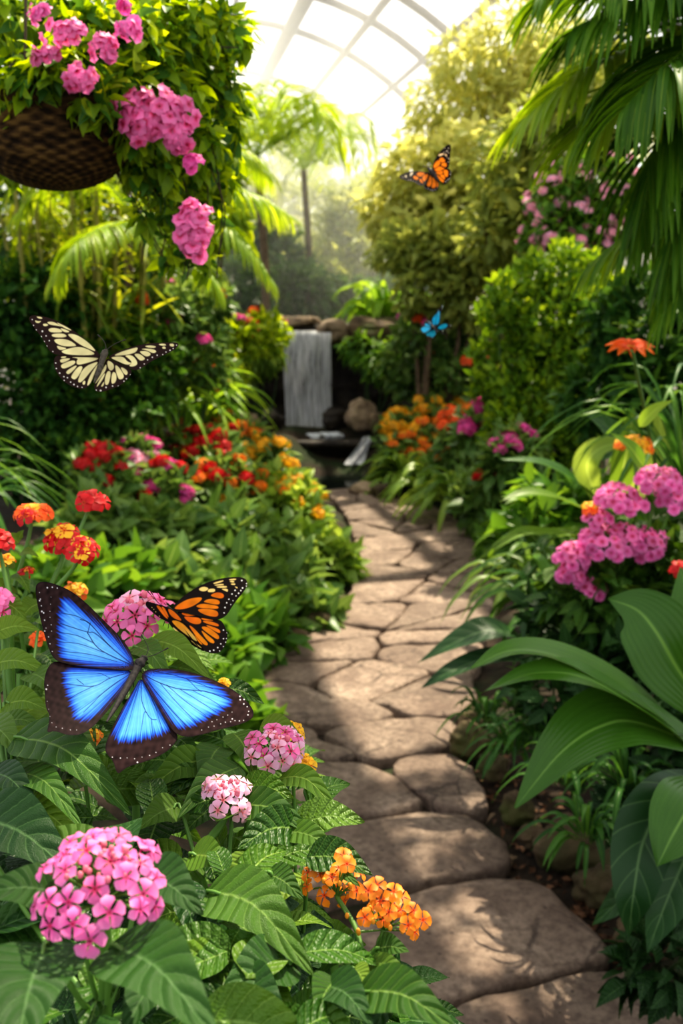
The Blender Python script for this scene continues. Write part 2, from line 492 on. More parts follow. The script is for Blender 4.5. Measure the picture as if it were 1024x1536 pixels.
def fall_mat(name, thr0, thr1, sx, top=1.0):
    m, nt, out = newmat(name); n = N(nt)
    uv = n('ShaderNodeAttribute', attribute_name='uvl').outputs['Vector']
    s = n('ShaderNodeSeparateXYZ', in_Vector=uv)
    mp = n('ShaderNodeMapping', in_Vector=uv, in_Scale=(sx, 1.3, 1))
    nz = n('ShaderNodeTexNoise', in_Vector=mp.outputs[0], in_Scale=3.0, in_Detail=5.0, in_Roughness=.6)
    a = n.ramp(nz.outputs['Fac'], [(thr0, (.4, .4, .4)), (thr1, (1, 1, 1))])
    edge = n.math('ADD', n.math('MULTIPLY', n.math('POWER', n.math('ABSOLUTE', n.math('SUBTRACT', s.outputs['Y'], .45)), 2.0), 1.6), .6)
    a = n.math('MULTIPLY', a, edge, clamp=True)
    tr = n('ShaderNodeBsdfTransparent')
    p = n('ShaderNodeBsdfPrincipled', in_Base_Color=(.95, .97, 1, 1), in_Roughness=.3)
    tl = n('ShaderNodeBsdfTranslucent', in_Color=(.93, .95, 1, 1))
    w = n('ShaderNodeMixShader', in_0=.2, in_1=p.outputs[0], in_2=tl.outputs[0])
    mx = n('ShaderNodeMixShader', in_0=a, in_1=tr.outputs[0], in_2=w.outputs[0])
    nt.links.new(mx.outputs[0], out.inputs[0])
    return m
M['fall'] = fall_mat('falling_water', .38, .68, 9)
M['foam'] = noisemat('foam', [(.3, (.45, .48, .52)), (.7, (.85, .87, .9))], 25, 4, .5, .5, .02)

def wing_mat(name, spec=.04, trans=.15, rough=.45):
    m, nt, out = newmat(name); n = N(nt)
    c = n('ShaderNodeAttribute', attribute_name='col').outputs['Color']
    p = n('ShaderNodeBsdfPrincipled', in_Base_Color=c, in_Roughness=rough)
    p.inputs['Specular IOR Level'].default_value = spec
    tl = n('ShaderNodeBsdfTranslucent', in_Color=c)
    mx = n('ShaderNodeMixShader', in_0=trans, in_1=p.outputs[0], in_2=tl.outputs[0])
    nt.links.new(mx.outputs[0], out.inputs[0])
    return m
M['wing'] = wing_mat('wing_scales')
M['wingback'] = wing_mat('backlit_wing_scales', .12, .5)
M['body'] = noisemat('butterfly_body', [(.3, (.008, .007, .006)), (.7, (.05, .04, .035))], 300, 3, .7, .3, .001)
M['bodypale'] = noisemat('butterfly_body_grey', [(.3, (.03, .025, .02)), (.7, (.1, .085, .06))], 300, 3, .7, .3, .001)

def basket_mat():
    m, nt, out = newmat('woven_basket'); n = N(nt)
    uv = n('ShaderNodeSeparateXYZ', in_Vector=n('ShaderNodeAttribute', attribute_name='uvl').outputs['Vector'])
    co = n('ShaderNodeNewGeometry').outputs['Position']
    nz = n('ShaderNodeTexNoise', in_Vector=co, in_Scale=24.0, in_Detail=7.0, in_Roughness=.65)
    fib = n('ShaderNodeTexNoise', in_Vector=n('ShaderNodeMapping', in_Vector=co, in_Scale=(14, 14, 90)).outputs[0], in_Scale=1.0, in_Detail=5.0, in_Distortion=1.2)
    u = n.math('MULTIPLY', uv.outputs['X'], 44 * math.pi); v = n.math('MULTIPLY', uv.outputs['Y'], 22 * math.pi)
    w = n.math('MULTIPLY', n.math('SINE', u), n.math('SINE', v))
    h = n.math('ADD', n.math('MULTIPLY', w, .12), n.math('ADD', n.math('MULTIPLY', nz.outputs['Fac'], .5), n.math('MULTIPLY', fib.outputs['Fac'], .5)))
    c = n.ramp(h, [(.36, (.012, .007, .003)), (.5, (.05, .027, .009)), (.64, (.13, .075, .022))])
    b = n('ShaderNodeBump', in_Strength=.9, in_Distance=.012, in_Height=h)
    p = n('ShaderNodeBsdfPrincipled', in_Base_Color=c, in_Roughness=.9, in_Normal=b.outputs[0])
    p.inputs['Specular IOR Level'].default_value = .15
    nt.links.new(p.outputs[0], out.inputs[0])
    return m
M['basket'] = basket_mat()
# ------------------------------------------------------------------ path outline
def gxy(lst): return np.array([G(x, y)[:2] for x, y in lst])
def resample(p, n):
    d = np.r_[0, np.cumsum(np.linalg.norm(np.diff(p, axis=0), axis=1))]
    t = np.linspace(0, d[-1], n)
    return np.stack([np.interp(t, d, p[:, 0]), np.interp(t, d, p[:, 1])], -1), d[-1]
LEFT_PX = [(322, 1062), (345, 1022), (415, 972), (497, 928), (528, 880), (535, 830), (515, 770), (485, 735)]
RIGHT_PX = [(700, 1062), (708, 1028), (722, 988), (740, 900), (744, 830), (702, 790), (640, 756), (570, 733)]
PL, LL = resample(spline(gxy(LEFT_PX), 80), 60)
PR, LR = resample(spline(gxy(RIGHT_PX), 80), 60)
near_c = gxy([(800, 1640), (740, 1500), (640, 1400), (590, 1290), (560, 1190), (540, 1110)])
PATHC = np.vstack([near_c, (PL + PR)[::3] / 2])
PATHW = np.r_[[.42, .42, .40, .38, .37, .40], np.linalg.norm(PL - PR, axis=1)[::3] / 2]
POND = np.array([(512 - 512) / F * 9.1 - .02, 9.15])

def sstep(a, b, x):
    t = np.clip((x - a) / (b - a), 0, 1); return t * t * (3 - 2 * t)

def ground_h(x, y):
    x = np.asarray(x, float); y = np.asarray(y, float)
    d = np.min(np.sqrt((x[..., None] - PATHC[:, 0]) ** 2 + (y[..., None] - PATHC[:, 1]) ** 2) - PATHW, axis=-1)
    h = -.035 + .26 * sstep(.0, 1.5, d) + .04 * sstep(0, .12, d)
    e = np.sqrt(((x - POND[0]) / .8) ** 2 + ((y - POND[1]) / 1.0) ** 2)
    return h - .3 * (1 - sstep(.75, 1.1, e))
def gh(x, y): return float(ground_h(np.array([x]), np.array([y]))[0])

# ------------------------------------------------------------------ ground
g = Geo()
xs = np.concatenate([np.linspace(-9, -3, 16)[:-1], np.linspace(-3, 3, 90), np.linspace(3, 9, 16)[1:]])
ys = np.concatenate([np.linspace(-2.5, 9, 150), np.linspace(9.3, 36, 40)])
XX, YY = np.meshgrid(xs, ys)
ZZ = ground_h(XX, YY)
for i in range(XX.shape[0]):
    for j in range(XX.shape[1]):
        if ys[i] < 12: ZZ[i, j] += .012 * mnoise.noise(Vector((XX[i, j] * 9, YY[i, j] * 9, 0))) + .02 * mnoise.noise(Vector((XX[i, j] * 2.5, YY[i, j] * 2.5, 3)))
g.raw(np.stack([XX, YY, ZZ], -1).reshape(-1, 3), grid_q(len(xs) - 1, len(ys) - 1), None, .5)
tag(g.build('ground', M['soil']), kind='structure')

# ------------------------------------------------------------------ flagstone path
def stone(poly, seed, parent, top=.0, grow=0.0):
    p = np.asarray(poly, float)
    c = p.mean(0)
    n = len(p); out = []
    for i in range(n):                                   # densify, wobble
        a, b = p[i], p[(i + 1) % n]
        k = max(2, int(np.linalg.norm(b - a) / .035))
        for j in range(k): out.append(a + (b - a) * j / k)
    p = np.array(out)
    for _ in range(2): p = .5 * p + .25 * (np.roll(p, 1, 0) + np.roll(p, -1, 0))
    p = np.array([q + (q - c) / np.linalg.norm(q - c) * (.016 * mnoise.noise(Vector((q[0] * 11, q[1] * 11, seed))) + .006 * mnoise.noise(Vector((q[0] * 40, q[1] * 40, seed)))) for q in p])
    R = np.linalg.norm(p - c, axis=1)[:, None]
    dirs = (p - c) / R; R = R + grow; p = c + dirs * R
    tilt = np.array([random.uniform(-.02, .02), random.uniform(-.02, .02)])
    rings = []
    for inset, z in ((0, -.05), (0, -.004), (.003, .009), (.010, .0145), (.04, .017)):
        q = c + dirs * (R - inset); rings.append((q, z))
    for s in (.8, .6, .4, .2, .01):
        rings.append((c + dirs * (R - .045) * s, .018))
    V = []
    for k, (q, z) in enumerate(rings):
        for x, y in q:
            zz = z + top + (0 if k == 0 else ((x - c[0]) * tilt[0] + (y - c[1]) * tilt[1]) + .009 * mnoise.noise(Vector((x * 5, y * 5, seed))) + .005 * mnoise.noise(Vector((x * 16, y * 16, seed))) + .002 * mnoise.noise(Vector((x * 45, y * 45, seed))))
            V.append((x, y, zz))
    m = len(p); Q = []
    for k in range(len(rings) - 1):
        for i in range(m):
            j = (i + 1) % m
            Q.append((k * m + i, k * m + j, (k + 1) * m + j, (k + 1) * m + i))
    area = .5 * np.sum(p[:, 0] * np.roll(p[:, 1], -1) - p[:, 1] * np.roll(p[:, 0], -1))
    if area < 0: Q = [q[::-1] for q in Q]
    gg = Geo(); gg.raw(V, Q, None, random.random()); gg.build('flagstone', M['flag'], parent)

path = root('path', 'winding flagstone path through the planting', None, (0, 0, 0), kind='structure')
NEAR = [
    [(672, 1523), (752, 1496), (862, 1470), (927, 1458), (972, 1468), (1040, 1515), (1060, 1660), (600, 1660), (640, 1560)],
    [(560, 1364), (677, 1330), (772, 1318), (812, 1328), (837, 1356), (882, 1394), (914, 1424), (905, 1444), (857, 1456), (762, 1476), (690, 1500), (640, 1518), (540, 1530), (470, 1450)],
    [(470, 1244), (512, 1240), (647, 1218), (687, 1221), (712, 1230), (737, 1255), (767, 1276), (770, 1299), (712, 1310), (662, 1316), (602, 1329), (512, 1346), (430, 1350), (380, 1290)],
    [(470, 1147), (512, 1150), (542, 1148), (575, 1160), (610, 1185), (632, 1206), (630, 1213), (562, 1220), (512, 1229), (430, 1236), (380, 1190), (390, 1155)],
    [(584, 1150), (612, 1138), (667, 1134), (687, 1140), (707, 1159), (732, 1207), (730, 1222), (687, 1219), (649, 1210), (629, 1193), (599, 1168)],
    [(480, 1106), (512, 1098), (557, 1088), (612, 1081), (677, 1080), (689, 1089), (684, 1104), (676, 1125), (612, 1134), (572, 1144), (547, 1140), (522, 1125)],
    [(558, 1051), (600, 1039), (660, 1029), (715, 1031), (710, 1055), (690, 1074), (612, 1077), (592, 1066)],
    [(420, 1053), (512, 1051), (540, 1052), (584, 1070), (586, 1080), (512, 1093), (440, 1085), (400, 1068)],
    [(370, 1100), (440, 1090), (478, 1098), (470, 1110), (525, 1130), (540, 1143), (460, 1142), (380, 1148), (340, 1130)],
    [(330, 1064), (392, 1066), (432, 1086), (366, 1096), (318, 1092)],
]
for i, pl in enumerate(NEAR): stone(gxy(pl), i * 3.3 + 1, path, random.uniform(-.003, .004), .007)
def clip(poly, a, b, c):                                  # keep a*x+b*y<=c
    out = []
    for i in range(len(poly)):
        p, q = poly[i], poly[(i + 1) % len(poly)]
        dp, dq = a * p[0] + b * p[1] - c, a * q[0] + b * q[1] - c
        if dp <= 0: out.append(p)
        if dp * dq < 0: out.append((p[0] + (q[0] - p[0]) * dp / (dp - dq), p[1] + (q[1] - p[1]) * dp / (dp - dq)))
    return out
LEN = (LL + LR) / 2
rs = random.Random(5)
sites = []
v = .12
k = 0
while v < LEN + .1:
    cols = 2 if k % 3 else 3
    for j in range(cols):
        sites.append(((j + .5) / cols + rs.uniform(-.11, .11), v + rs.uniform(-.1, .1) + (.1 if j % 2 else -.1)))
    v += rs.uniform(.32, .42); k += 1
W0 = .95
for i, s in enumerate(sites):
    poly = [(0, 0.0), (W0, 0.0), (W0, LEN), (0, LEN)]
    sx, sy = s[0] * W0, s[1]
    for j, t in enumerate(sites):
        if i == j: continue
        tx, ty = t[0] * W0, t[1]
        a, b = tx - sx, ty - sy
        L = math.hypot(a, b)
        poly = clip(poly, a / L, b / L, (a * (sx + tx) / 2 + b * (sy + ty) / 2) / L - .007)
        if len(poly) < 3: break
    if len(poly) < 3: continue
    dense = []
    for a, b in zip(poly, poly[1:] + poly[:1]):
        for f in (0, .34, .67): dense.append((a[0] + (b[0] - a[0]) * f, a[1] + (b[1] - a[1]) * f))
    xy = []
    for u, vv in dense:
        f = np.clip(vv / LEN, 0, 1) * 59; i0 = min(58, int(f)); f -= i0
        l = PL[i0] * (1 - f) + PL[i0 + 1] * f; r = PR[i0] * (1 - f) + PR[i0 + 1] * f
        xy.append(l + (r - l) * (u / W0))
    xy = np.array(xy)
    if abs(.5 * np.sum(xy[:, 0] * np.roll(xy[:, 1], -1) - xy[:, 1] * np.roll(xy[:, 0], -1))) > .012:
        stone(xy, 50 + i, path, random.uniform(-.004, .004))

# ------------------------------------------------------------------ conservatory vault
AX = np.array([-.184, .983, 0]); AR = np.array([.983, .184, 0]); VO = np.array([1.66, 0, 1.6]); VR = 5.0
def vp(s, ang, r=VR):
    return VO + AX * s + AR * (r * math.sin(ang)) + np.array([0, 0, r * math.cos(ang)])
roof = root('roof', 'arched steel and glass vault', None, (0, 0, 0), kind='structure')
def bar(pts, w, h, name, par, mat='frame'):
    """rectangular bar along pts; width across, height radial"""
    pts = np.asarray(pts); tg = nrm(np.gradient(pts, axis=0))
    ctr = VO + AX * ((pts - VO) @ AX)[:, None]
    up = nrm(pts - ctr); sd = nrm(np.cross(tg, up))
    V, Q = [], []
    for p, s, u in zip(pts, sd, up):
        for a, b in ((-1, -1), (1, -1), (1, 1), (-1, 1)): V.append(p + s * a * w / 2 + u * b * h / 2)
    for i in range(len(pts) - 1):
        for j in range(4): Q.append((i * 4 + j, i * 4 + (j + 1) % 4, i * 4 + 4 + (j + 1) % 4, i * 4 + 4 + j))
    gg = Geo(); gg.raw(V, Q, None, random.random()); gg.build(name, M[mat], par)
ARCHES = [1.5, 4, 6.5, 9, 11.2, 13.5, 16.2, 17.8, 20, 24, 28, 32]
angs = np.linspace(-math.pi / 2, math.pi / 2, 41)
for s in ARCHES:
    pts = [vp(s, a) for a in angs]
    pts = [pts[0] - np.array([0, 0, 1.6])] + pts + [pts[-1] - np.array([0, 0, 1.6])]
    big = s in (4, 11.2)
    bar(pts, .17 if big else .1, .16 if big else .11, 'arch_rib', roof)
for k, w in ((-5, .05), (-4, .05), (-3, .05), (-2, .05), (-1, .05), (0, .06), (1, .24), (2, .12), (3, .09), (4, .06), (5, .06), (6, .06)):
    bar([vp(s, math.radians(12.5 * k), VR - .03) for s in np.linspace(-1.5, 32, 12)], w, .1, 'purlin', roof)
gg = Geo()
A = np.linspace(-math.pi / 2, math.pi / 2, 49)
V = [vp(s, a, VR + .06) for s in (-1.6, 32.2) for a in A]
gg.raw(V, grid_q(48, 1), None, .5); gg.build('glazing', M['glazing'], roof)
for nm, sg in (('wall_left', -1), ('wall_right', 1)):
    w = root(nm, 'upright glazed side wall', None, (0, 0, 0), kind='structure')
    gg = Geo()
    V = [VO + AX * s + AR * sg * (VR + .06) + np.array([0, 0, z]) for z in (-1.65, 0) for s in (-1.6, 32.2)]
    gg.raw(V, grid_q(1, 1), None, .5); gg.build('glazing', M['glazing'], w)
    pts = [VO + AX * s + AR * sg * VR + np.array([0, 0, -.02]) for s in np.linspace(-1.5, 32, 8)]
    bar(pts, .1, .1, 'gutter_beam', w)
w = root('wall_back', 'glazed gable wall at the far end', None, (0, 0, 0), kind='structure')
gg = Geo()
V = [vp(32.25, a, VR + .05) for a in A] + [np.array([*(VO + AX * 32.25 + AR * (VR + .05) * math.sin(a))[:2], -.05]) for a in A]
gg.raw(V, grid_q(48, 1), None, .5); gg.build('glazing', M['glazing'], w)
for xx in np.linspace(-4, 4, 7):
    h = math.sqrt(VR * VR - xx * xx)
    b = VO + AX * 32.15 + AR * xx
    gg = Geo(); gg.tube([b - [0, 0, 1.6], b + [0, 0, h]], .04, 4); gg.build('mullion', M['frame'], w)

# ------------------------------------------------------------------ pond, ledge, waterfall, cliff
gg = Geo()
th = np.linspace(0, 2 * np.pi, 40, endpoint=False)
V = [(POND[0] + r * 1.05 * math.cos(t), POND[1] + r * 1.15 * math.sin(t), -.075) for r in (.01, .5, 1) for t in th]
Q = [(k * 40 + i, k * 40 + (i + 1) % 40, k * 40 + 40 + (i + 1) % 40, k * 40 + 40 + i) for k in range(2) for i in range(40)]
gg.raw(V, Q, None, .5); tag(gg.build('pond_water', M['water']), 'still dark pool of water at the end of the path', kind='structure')

LX0, LX1 = P(372, 650, 10.1)[0], P(592, 650, 10.1)[0]
led = root('stone_ledge', 'low dark stone ledge holding the upper pool under the waterfall', 'ledge', (0, 10.15, 0))
gg = Geo()
nx = 40
V, Q = [], []
prof_ = [(10.22, -.3), (10.06, -.25), (10.04, .13), (9.99, .15), (9.99, .2), (10.18, .205), (10.2, .12)]
for i in range(nx + 1):
    x = LX0 + (LX1 - LX0) * i / nx
    for y, z in prof_:
        d = .035 * mnoise.noise(Vector((x * 5, z * 7, y))) + .015 * mnoise.noise(Vector((x * 17, z * 20, y)))
        V.append((x, y + d, z + d * .3))
k = len(prof_)
for i in range(nx):
    for j in range(k - 1): Q.append((i * k + j, (i + 1) * k + j, (i + 1) * k + j + 1, i * k + j + 1))
gg.raw(V, Q, None, .7); gg.build('ledge_wall', M['cliff'], led)
gg = Geo(); gg.raw([(LX0 - .2, 10.12, .19), (LX1 + .2, 10.12, .19), (LX0 - .2, 11.5, .19), (LX1 + .2, 11.5, .19)], grid_q(1, 1), None, .5)
gg.build('pool_water', M['water'], led)

FX = P(461, 500, 11)[0]
cl = root('rock_face', 'dark wet rock face hollowed out behind the waterfall', 'rock face', (FX, 11.4, 0))
gg = Geo(); V = []
nx, nz = 70, 44
for j in range(nz + 1):
    for i in range(nx + 1):
        x = -1.75 + 3.6 * i / nx; v = j / nz
        z = -.05 + 1.36 * min(1, v * 1.25)
        y = 11.25 - .1 * v
        hol = math.exp(-((x - FX) / .75) ** 4) * (1 - sstep(.62, .78, v)) * .55
        y += hol
        if v > .8: y += (v - .8) * 8
        d = .2 * mnoise.noise(Vector((x * 1.7, z * 1.7, 4))) + .1 * mnoise.noise(Vector((x * 5, z * 6, 2))) + .035 * mnoise.noise(Vector((x * 14, z * 14, 2)))
        V.append((x, y - d, z + .05 * mnoise.noise(Vector((x * 3, y * 3, 7)))))
gg.raw(V, grid_q(nx, nz), None, .6); gg.build('rock_surface', M['cliff'], cl)

wf = root('waterfall', 'narrow sheet of white water falling over the dark rock lip', 'waterfall', (FX, 10.9, .2))
gg = Geo(); V, U = [], []
nx, nz = 24, 30
for j in range(nz + 1):
    v = j / nz
    for i in range(nx + 1):
        u = i / nx
        if v < .12: y, z = 11.15 - .3 * (v / .12), 1.275 - .012 * (v / .12)
        else:
            t = (v - .12) / .88; y = 10.85 - .12 * math.sqrt(t); z = 1.263 - 1.08 * t ** 1.1
        wd = .265 - .02 * v
        x = FX - .01 + .03 * v + (u - .5) * 2 * wd + .012 * mnoise.noise(Vector((u * 4, v * 6, 1)))
        V.append((x, y + .02 * mnoise.noise(Vector((u * 7, v * 3, 9))), z)); U.append((u, v))
gg.raw(V, grid_q(nx, nz), U, .5); gg.build('water_sheet', M['fall'], wf)
gg = Geo()
for i in range(46):
    a = random.uniform(0, 6.28); r = math.sqrt(random.random())
    rr = random.uniform(.03, .06)
    rock_geo(gg, (FX + .02 + .38 * r * math.cos(a), 10.6 + .24 * r * math.sin(a), .2), (rr * 1.6, rr, rr * .6), i, .4)
gg.build('foam', M['foam'], wf)
# thin side spill over the ledge into the lower pool
sp = root('side_spill', 'small spill of white water running off the stone ledge', 'spill', (P(545, 690, 9.98)[0], 9.97, 0))
gg = Geo(); V, U = [], []
for j in range(13):
    v = j / 12
    c = P(552 - 22 * v, 655 + 42 * v, 9.97 - .25 * v)
    for i in range(9):
        u = i / 8; V.append(c + np.array([(u - .5) * (.09 + .1 * v), -.03 * math.sin(u * 9 + v * 5), 0])); U.append((u, v))
gg.raw(V, grid_q(8, 12), U, .5); gg.build('water_sheet', M['fall'], sp)

def rock(px, py, Y, rx, ry, label, group=None, mat='rock', flat=.0, ground=False, name='boulder', cat='rock', rough=.35):
    c = P(px, py, Y); s = mpp(c)
    r = (rx * s, rx * s * .8, ry * s)
    gg = Geo(); rock_geo(gg, c, r, random.uniform(0, 50), rough, 0, flat, CS10)
    o = gg.build(name, M[mat], None, (c[0], c[1], c[2] - r[2]))
    return tag(o, label, cat, group)
rock(500, 497, 11.0, 26, 18, 'brown boulder at the right end of the waterfall lip', mat='rocklt')
rock(440, 482, 11.4, 40, 10, 'flat sunlit slab above the waterfall lip', mat='rocklt', flat=.3, name='stone_slab')
rock(385, 488, 11.2, 45, 14, 'pale ledge rock left of the waterfall top', mat='rocklt', flat=.3)
rock(560, 498, 11.1, 45, 22, 'dark brown boulder capping the cliff right of the waterfall', mat='rock')
rock(540, 622, 10.5, 22, 24, 'pale wet boulder standing right of the waterfall foot', mat='rocklt')
rock(503, 628, 10.7, 20, 16, 'dark splashed rock touching the right edge of the waterfall', mat='cliff')
rock(400, 632, 10.5, 26, 15, 'dark rock in the upper pool left of the waterfall foot', mat='cliff')
rock(362, 634, 10.0, 30, 18, 'pale rock at the left end of the stone ledge', mat='rocklt')
rock(575, 636, 10.1, 24, 18, 'brown rock at the right end of the stone ledge', mat='rock')
rock(548, 736, 8.3, 26, 14, 'pale wet rock on the pool edge where the path ends', mat='rocklt')
rock(582, 742, 8.1, 24, 17, 'mossy brown rock beside the path end right of the pool')
# ------------------------------------------------------------------ plant kit
UP = np.array([0, 0, 1.0])
TPL = {
    'ovate': [leaf_tpl(.52, 2, 4, 'ovate', f, c) for f, c in ((.2, .2), (.3, .45), (.1, .1))],
    'small': [leaf_tpl(.55, 2, 2, 'round', f, c) for f, c in ((.2, .15), (.35, .3))],
    'lance': [leaf_tpl(.26, 2, 4, 'lance', f, c) for f, c in ((.25, .25), (.2, .55))],
    'needle': [leaf_tpl(.13, 2, 3, 'lance', f, c) for f, c in ((.25, .2), (.2, .5))],
    'strip': [leaf_tpl(.085, 2, 4, 'strap', f, c) for f, c in ((.3, .35), (.3, .75), (.3, .1))],
}
def rnd(n): return nrm(RNG.normal(size=(n, 3)))

def crown(g, blobs, n, L, tpl='ovate', up=.6, out=.8, droop=0.0, shell=.45, tint=(.05, .95), m=0, jit=.6, lit=None):
    """n leaves in the outer shell of the blobs (centre, radii)"""
    w = np.array([(r[0] * r[1] * r[2]) ** .667 for _, r in blobs]); w = w / w.sum()
    for (c, r), f in zip(blobs, w):
        k = max(4, int(n * f))
        e = rnd(k)
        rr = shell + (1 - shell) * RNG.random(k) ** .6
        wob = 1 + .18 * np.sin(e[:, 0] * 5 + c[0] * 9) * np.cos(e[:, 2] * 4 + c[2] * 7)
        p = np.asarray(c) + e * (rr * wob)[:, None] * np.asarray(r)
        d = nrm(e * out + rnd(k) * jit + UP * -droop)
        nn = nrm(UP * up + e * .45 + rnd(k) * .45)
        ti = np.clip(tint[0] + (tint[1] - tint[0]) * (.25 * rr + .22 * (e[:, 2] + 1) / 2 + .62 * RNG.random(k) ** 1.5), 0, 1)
        S = RNG.uniform(L[0], L[1], k)
        R = frames(d, nn)
        idx = RNG.integers(0, len(TPL[tpl]), k)
        for i, t in enumerate(TPL[tpl]):
            s = idx == i
            g.many(t, R[s], p[s], S[s], ti[s], m)

def blobs_px(lst, depth=.8):
    out = []
    for px, py, Y, rx, ry in lst:
        c = P(px, py, Y); s = mpp(c)
        out.append((c, np.array([rx * s, rx * s * depth, ry * s])))
    return out

def twigs(g, base, blobs, r=.02, m=0, per=2, sides=5):
    for c, rad in blobs:
        for _ in range(per):
            tip = np.asarray(c) + RNG.uniform(-.6, .6, 3) * rad
            mid = (np.asarray(base) + tip) / 2 + RNG.uniform(-.15, .15, 3) * np.linalg.norm(tip - base) * .5
            g.tube(spline([base + RNG.uniform(-1, 1, 3) * [r, r, 0], mid, tip], 8), np.linspace(r, r * .25, 8), sides, .5, m)

HEADS = {}
FLO = {k: floret_tpl(5, .62, 3, .3, .5, .9) for k in range(3)}
FLO_LO = floret_tpl(5, .75, 2, .3, .4, .4)
def head_mesh(keys, n=15, flat=.5, fl=.42, name='flower_head'):
    """dome of florets of radius about 1; keys: materials from rim to centre"""
    kk = (tuple(keys), n, flat)
    if kk in HEADS: return HEADS[kk]
    g = Geo()
    for i in range(n):
        th = math.acos(1 - (i + .5) / n * .92); ph = i * 2.399963
        e = np.array([math.sin(th) * math.cos(ph), math.sin(th) * math.sin(ph), math.cos(th)])
        p = e * np.array([.72, .72, flat * .8]) + RNG.normal(size=3) * .05
        z = nrm(e * [1, 1, 1.2] + RNG.normal(size=3) * .15)
        x = nrm(np.cross(z, RNG.normal(size=3))); y = np.cross(z, x)
        mi = min(len(keys) - 1, int((1 - th / 1.5) * len(keys) * 1.05 + .12)) if len(keys) > 1 else 0
        g.many(FLO_LO, np.stack([x, y, z], -1)[None], p[None], np.array([fl * (1.15 - .35 * (mi > 0))]), np.array([RNG.random()]), max(0, mi))
    HEADS[kk] = g.mesh(name, [M[k] for k in keys])
    return HEADS[kk]

def top_points(blobs, n, zmin=.15, face=.75):
    out = []
    w = np.array([b[1][0] * b[1][1] for b in blobs]); w = w / w.sum()
    while len(out) < n:
        c, r = blobs[RNG.choice(len(blobs), p=w)]
        e = rnd(1)[0]
        if e[2] < zmin or e[1] > face: continue
        p = np.asarray(c) + e * r * RNG.uniform(1.0, 1.12)
        if any(np.linalg.norm(p - q[0]) < .3 * min(r[0], r[2]) * min(1, 5 / n) for q in out) and RNG.random() < .8: continue
        out.append((p, e))
    return out

def flowers(parent, blobs, spec, size, zmin=.15):
    """spec: list of (keys tuple, count)"""
    o = np.asarray(parent.location)
    tot = sum(c for _, c in spec)
    pts = top_points(blobs, tot, zmin)
    i = 0
    for keys, cnt in spec:
        me = head_mesh(keys)
        for _ in range(cnt):
            p, e = pts[i]; i += 1
            q = Vector(nrm(e * .7 + UP * .8 + RNG.normal(size=3) * .2)).to_track_quat('Z', 'Y')
            place(me, 'flower_head', parent, p - o, q, size * RNG.uniform(.8, 1.2))

def plant(name, label, cat, px, Y, blobs, mat, n, L, tpl='ovate', fl=None, fsize=.04, group=None, stems=2, sr=.012, stemmat='stemdk', part='foliage', zmin=.15, **kw):
    bl = blobs_px(blobs)
    x = P(px, 500, Y)[0]
    r = root(name, label, cat, (x, Y, gh(x, Y)), group)
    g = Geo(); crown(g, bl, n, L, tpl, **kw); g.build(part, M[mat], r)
    if stems:
        g = Geo(); twigs(g, np.array(r.location), bl, sr, 0, stems); g.build('stem' if sr < .03 else 'trunk', M[stemmat], r)
    if fl: flowers(r, bl, fl, fsize, zmin)
    return r

def frond(parent, pts, leaflet, n=46, droop=.5, mat='palm', wid=.085, r0=.008, spread=.95, tint=(.1, .9), fwd=.45, name='frond', both=True, start=.12):
    g = Geo()
    c = spline(pts, 40)
    g.tube(c, np.linspace(r0, r0 * .25, 40), 5, .6)
    tg = nrm(np.gradient(c, axis=0))
    vs = np.linspace(start, .99, n)
    tp = leaf_tpl(wid, 2, 5, 'strap', .35, .0)
    for sg in (-1, 1):
        for v in vs:
            i = min(39, int(v * 39)); t = tg[i]
            s = nrm(np.cross(t, UP)) * sg
            L = leaflet * (math.sin(math.pi * (.12 + .8 * v)) ** .6) * RNG.uniform(.88, 1.08)
            d0 = nrm(t * fwd * (1 + v) + s * spread + UP * .25 + RNG.normal(size=3) * .06)
            # bend the blade under gravity: walk in five steps
            k = 6; pp = [c[i]]; d = d0
            for j in range(k - 1):
                d = nrm(d - UP * droop * (.35 + .2 * j)); pp.append(pp[-1] + d * L / (k - 1))
            pp = np.array(pp); tt = nrm(np.gradient(pp, axis=0))
            sd = nrm(np.cross(tt, nrm(UP + t * .3 + s * .2)))
            w = L * wid / 2 * np.array([.5, 1, 1, .85, .55, .06])
            V, U = [], []
            for j in range(k):
                nn = np.cross(sd[j], tt[j])
                for u in (-1, 0, 1): V.append(pp[j] + sd[j] * u * w[j] + nn * abs(u) * w[j] * .4); U.append((u, j / (k - 1)))
            g.raw(V, grid_q(2, k - 1), U, float(np.clip(tint[0] + (tint[1] - tint[0]) * (RNG.random() * .7 + .3 * v), 0, 1)))
    return g.build(name, M[mat], parent)

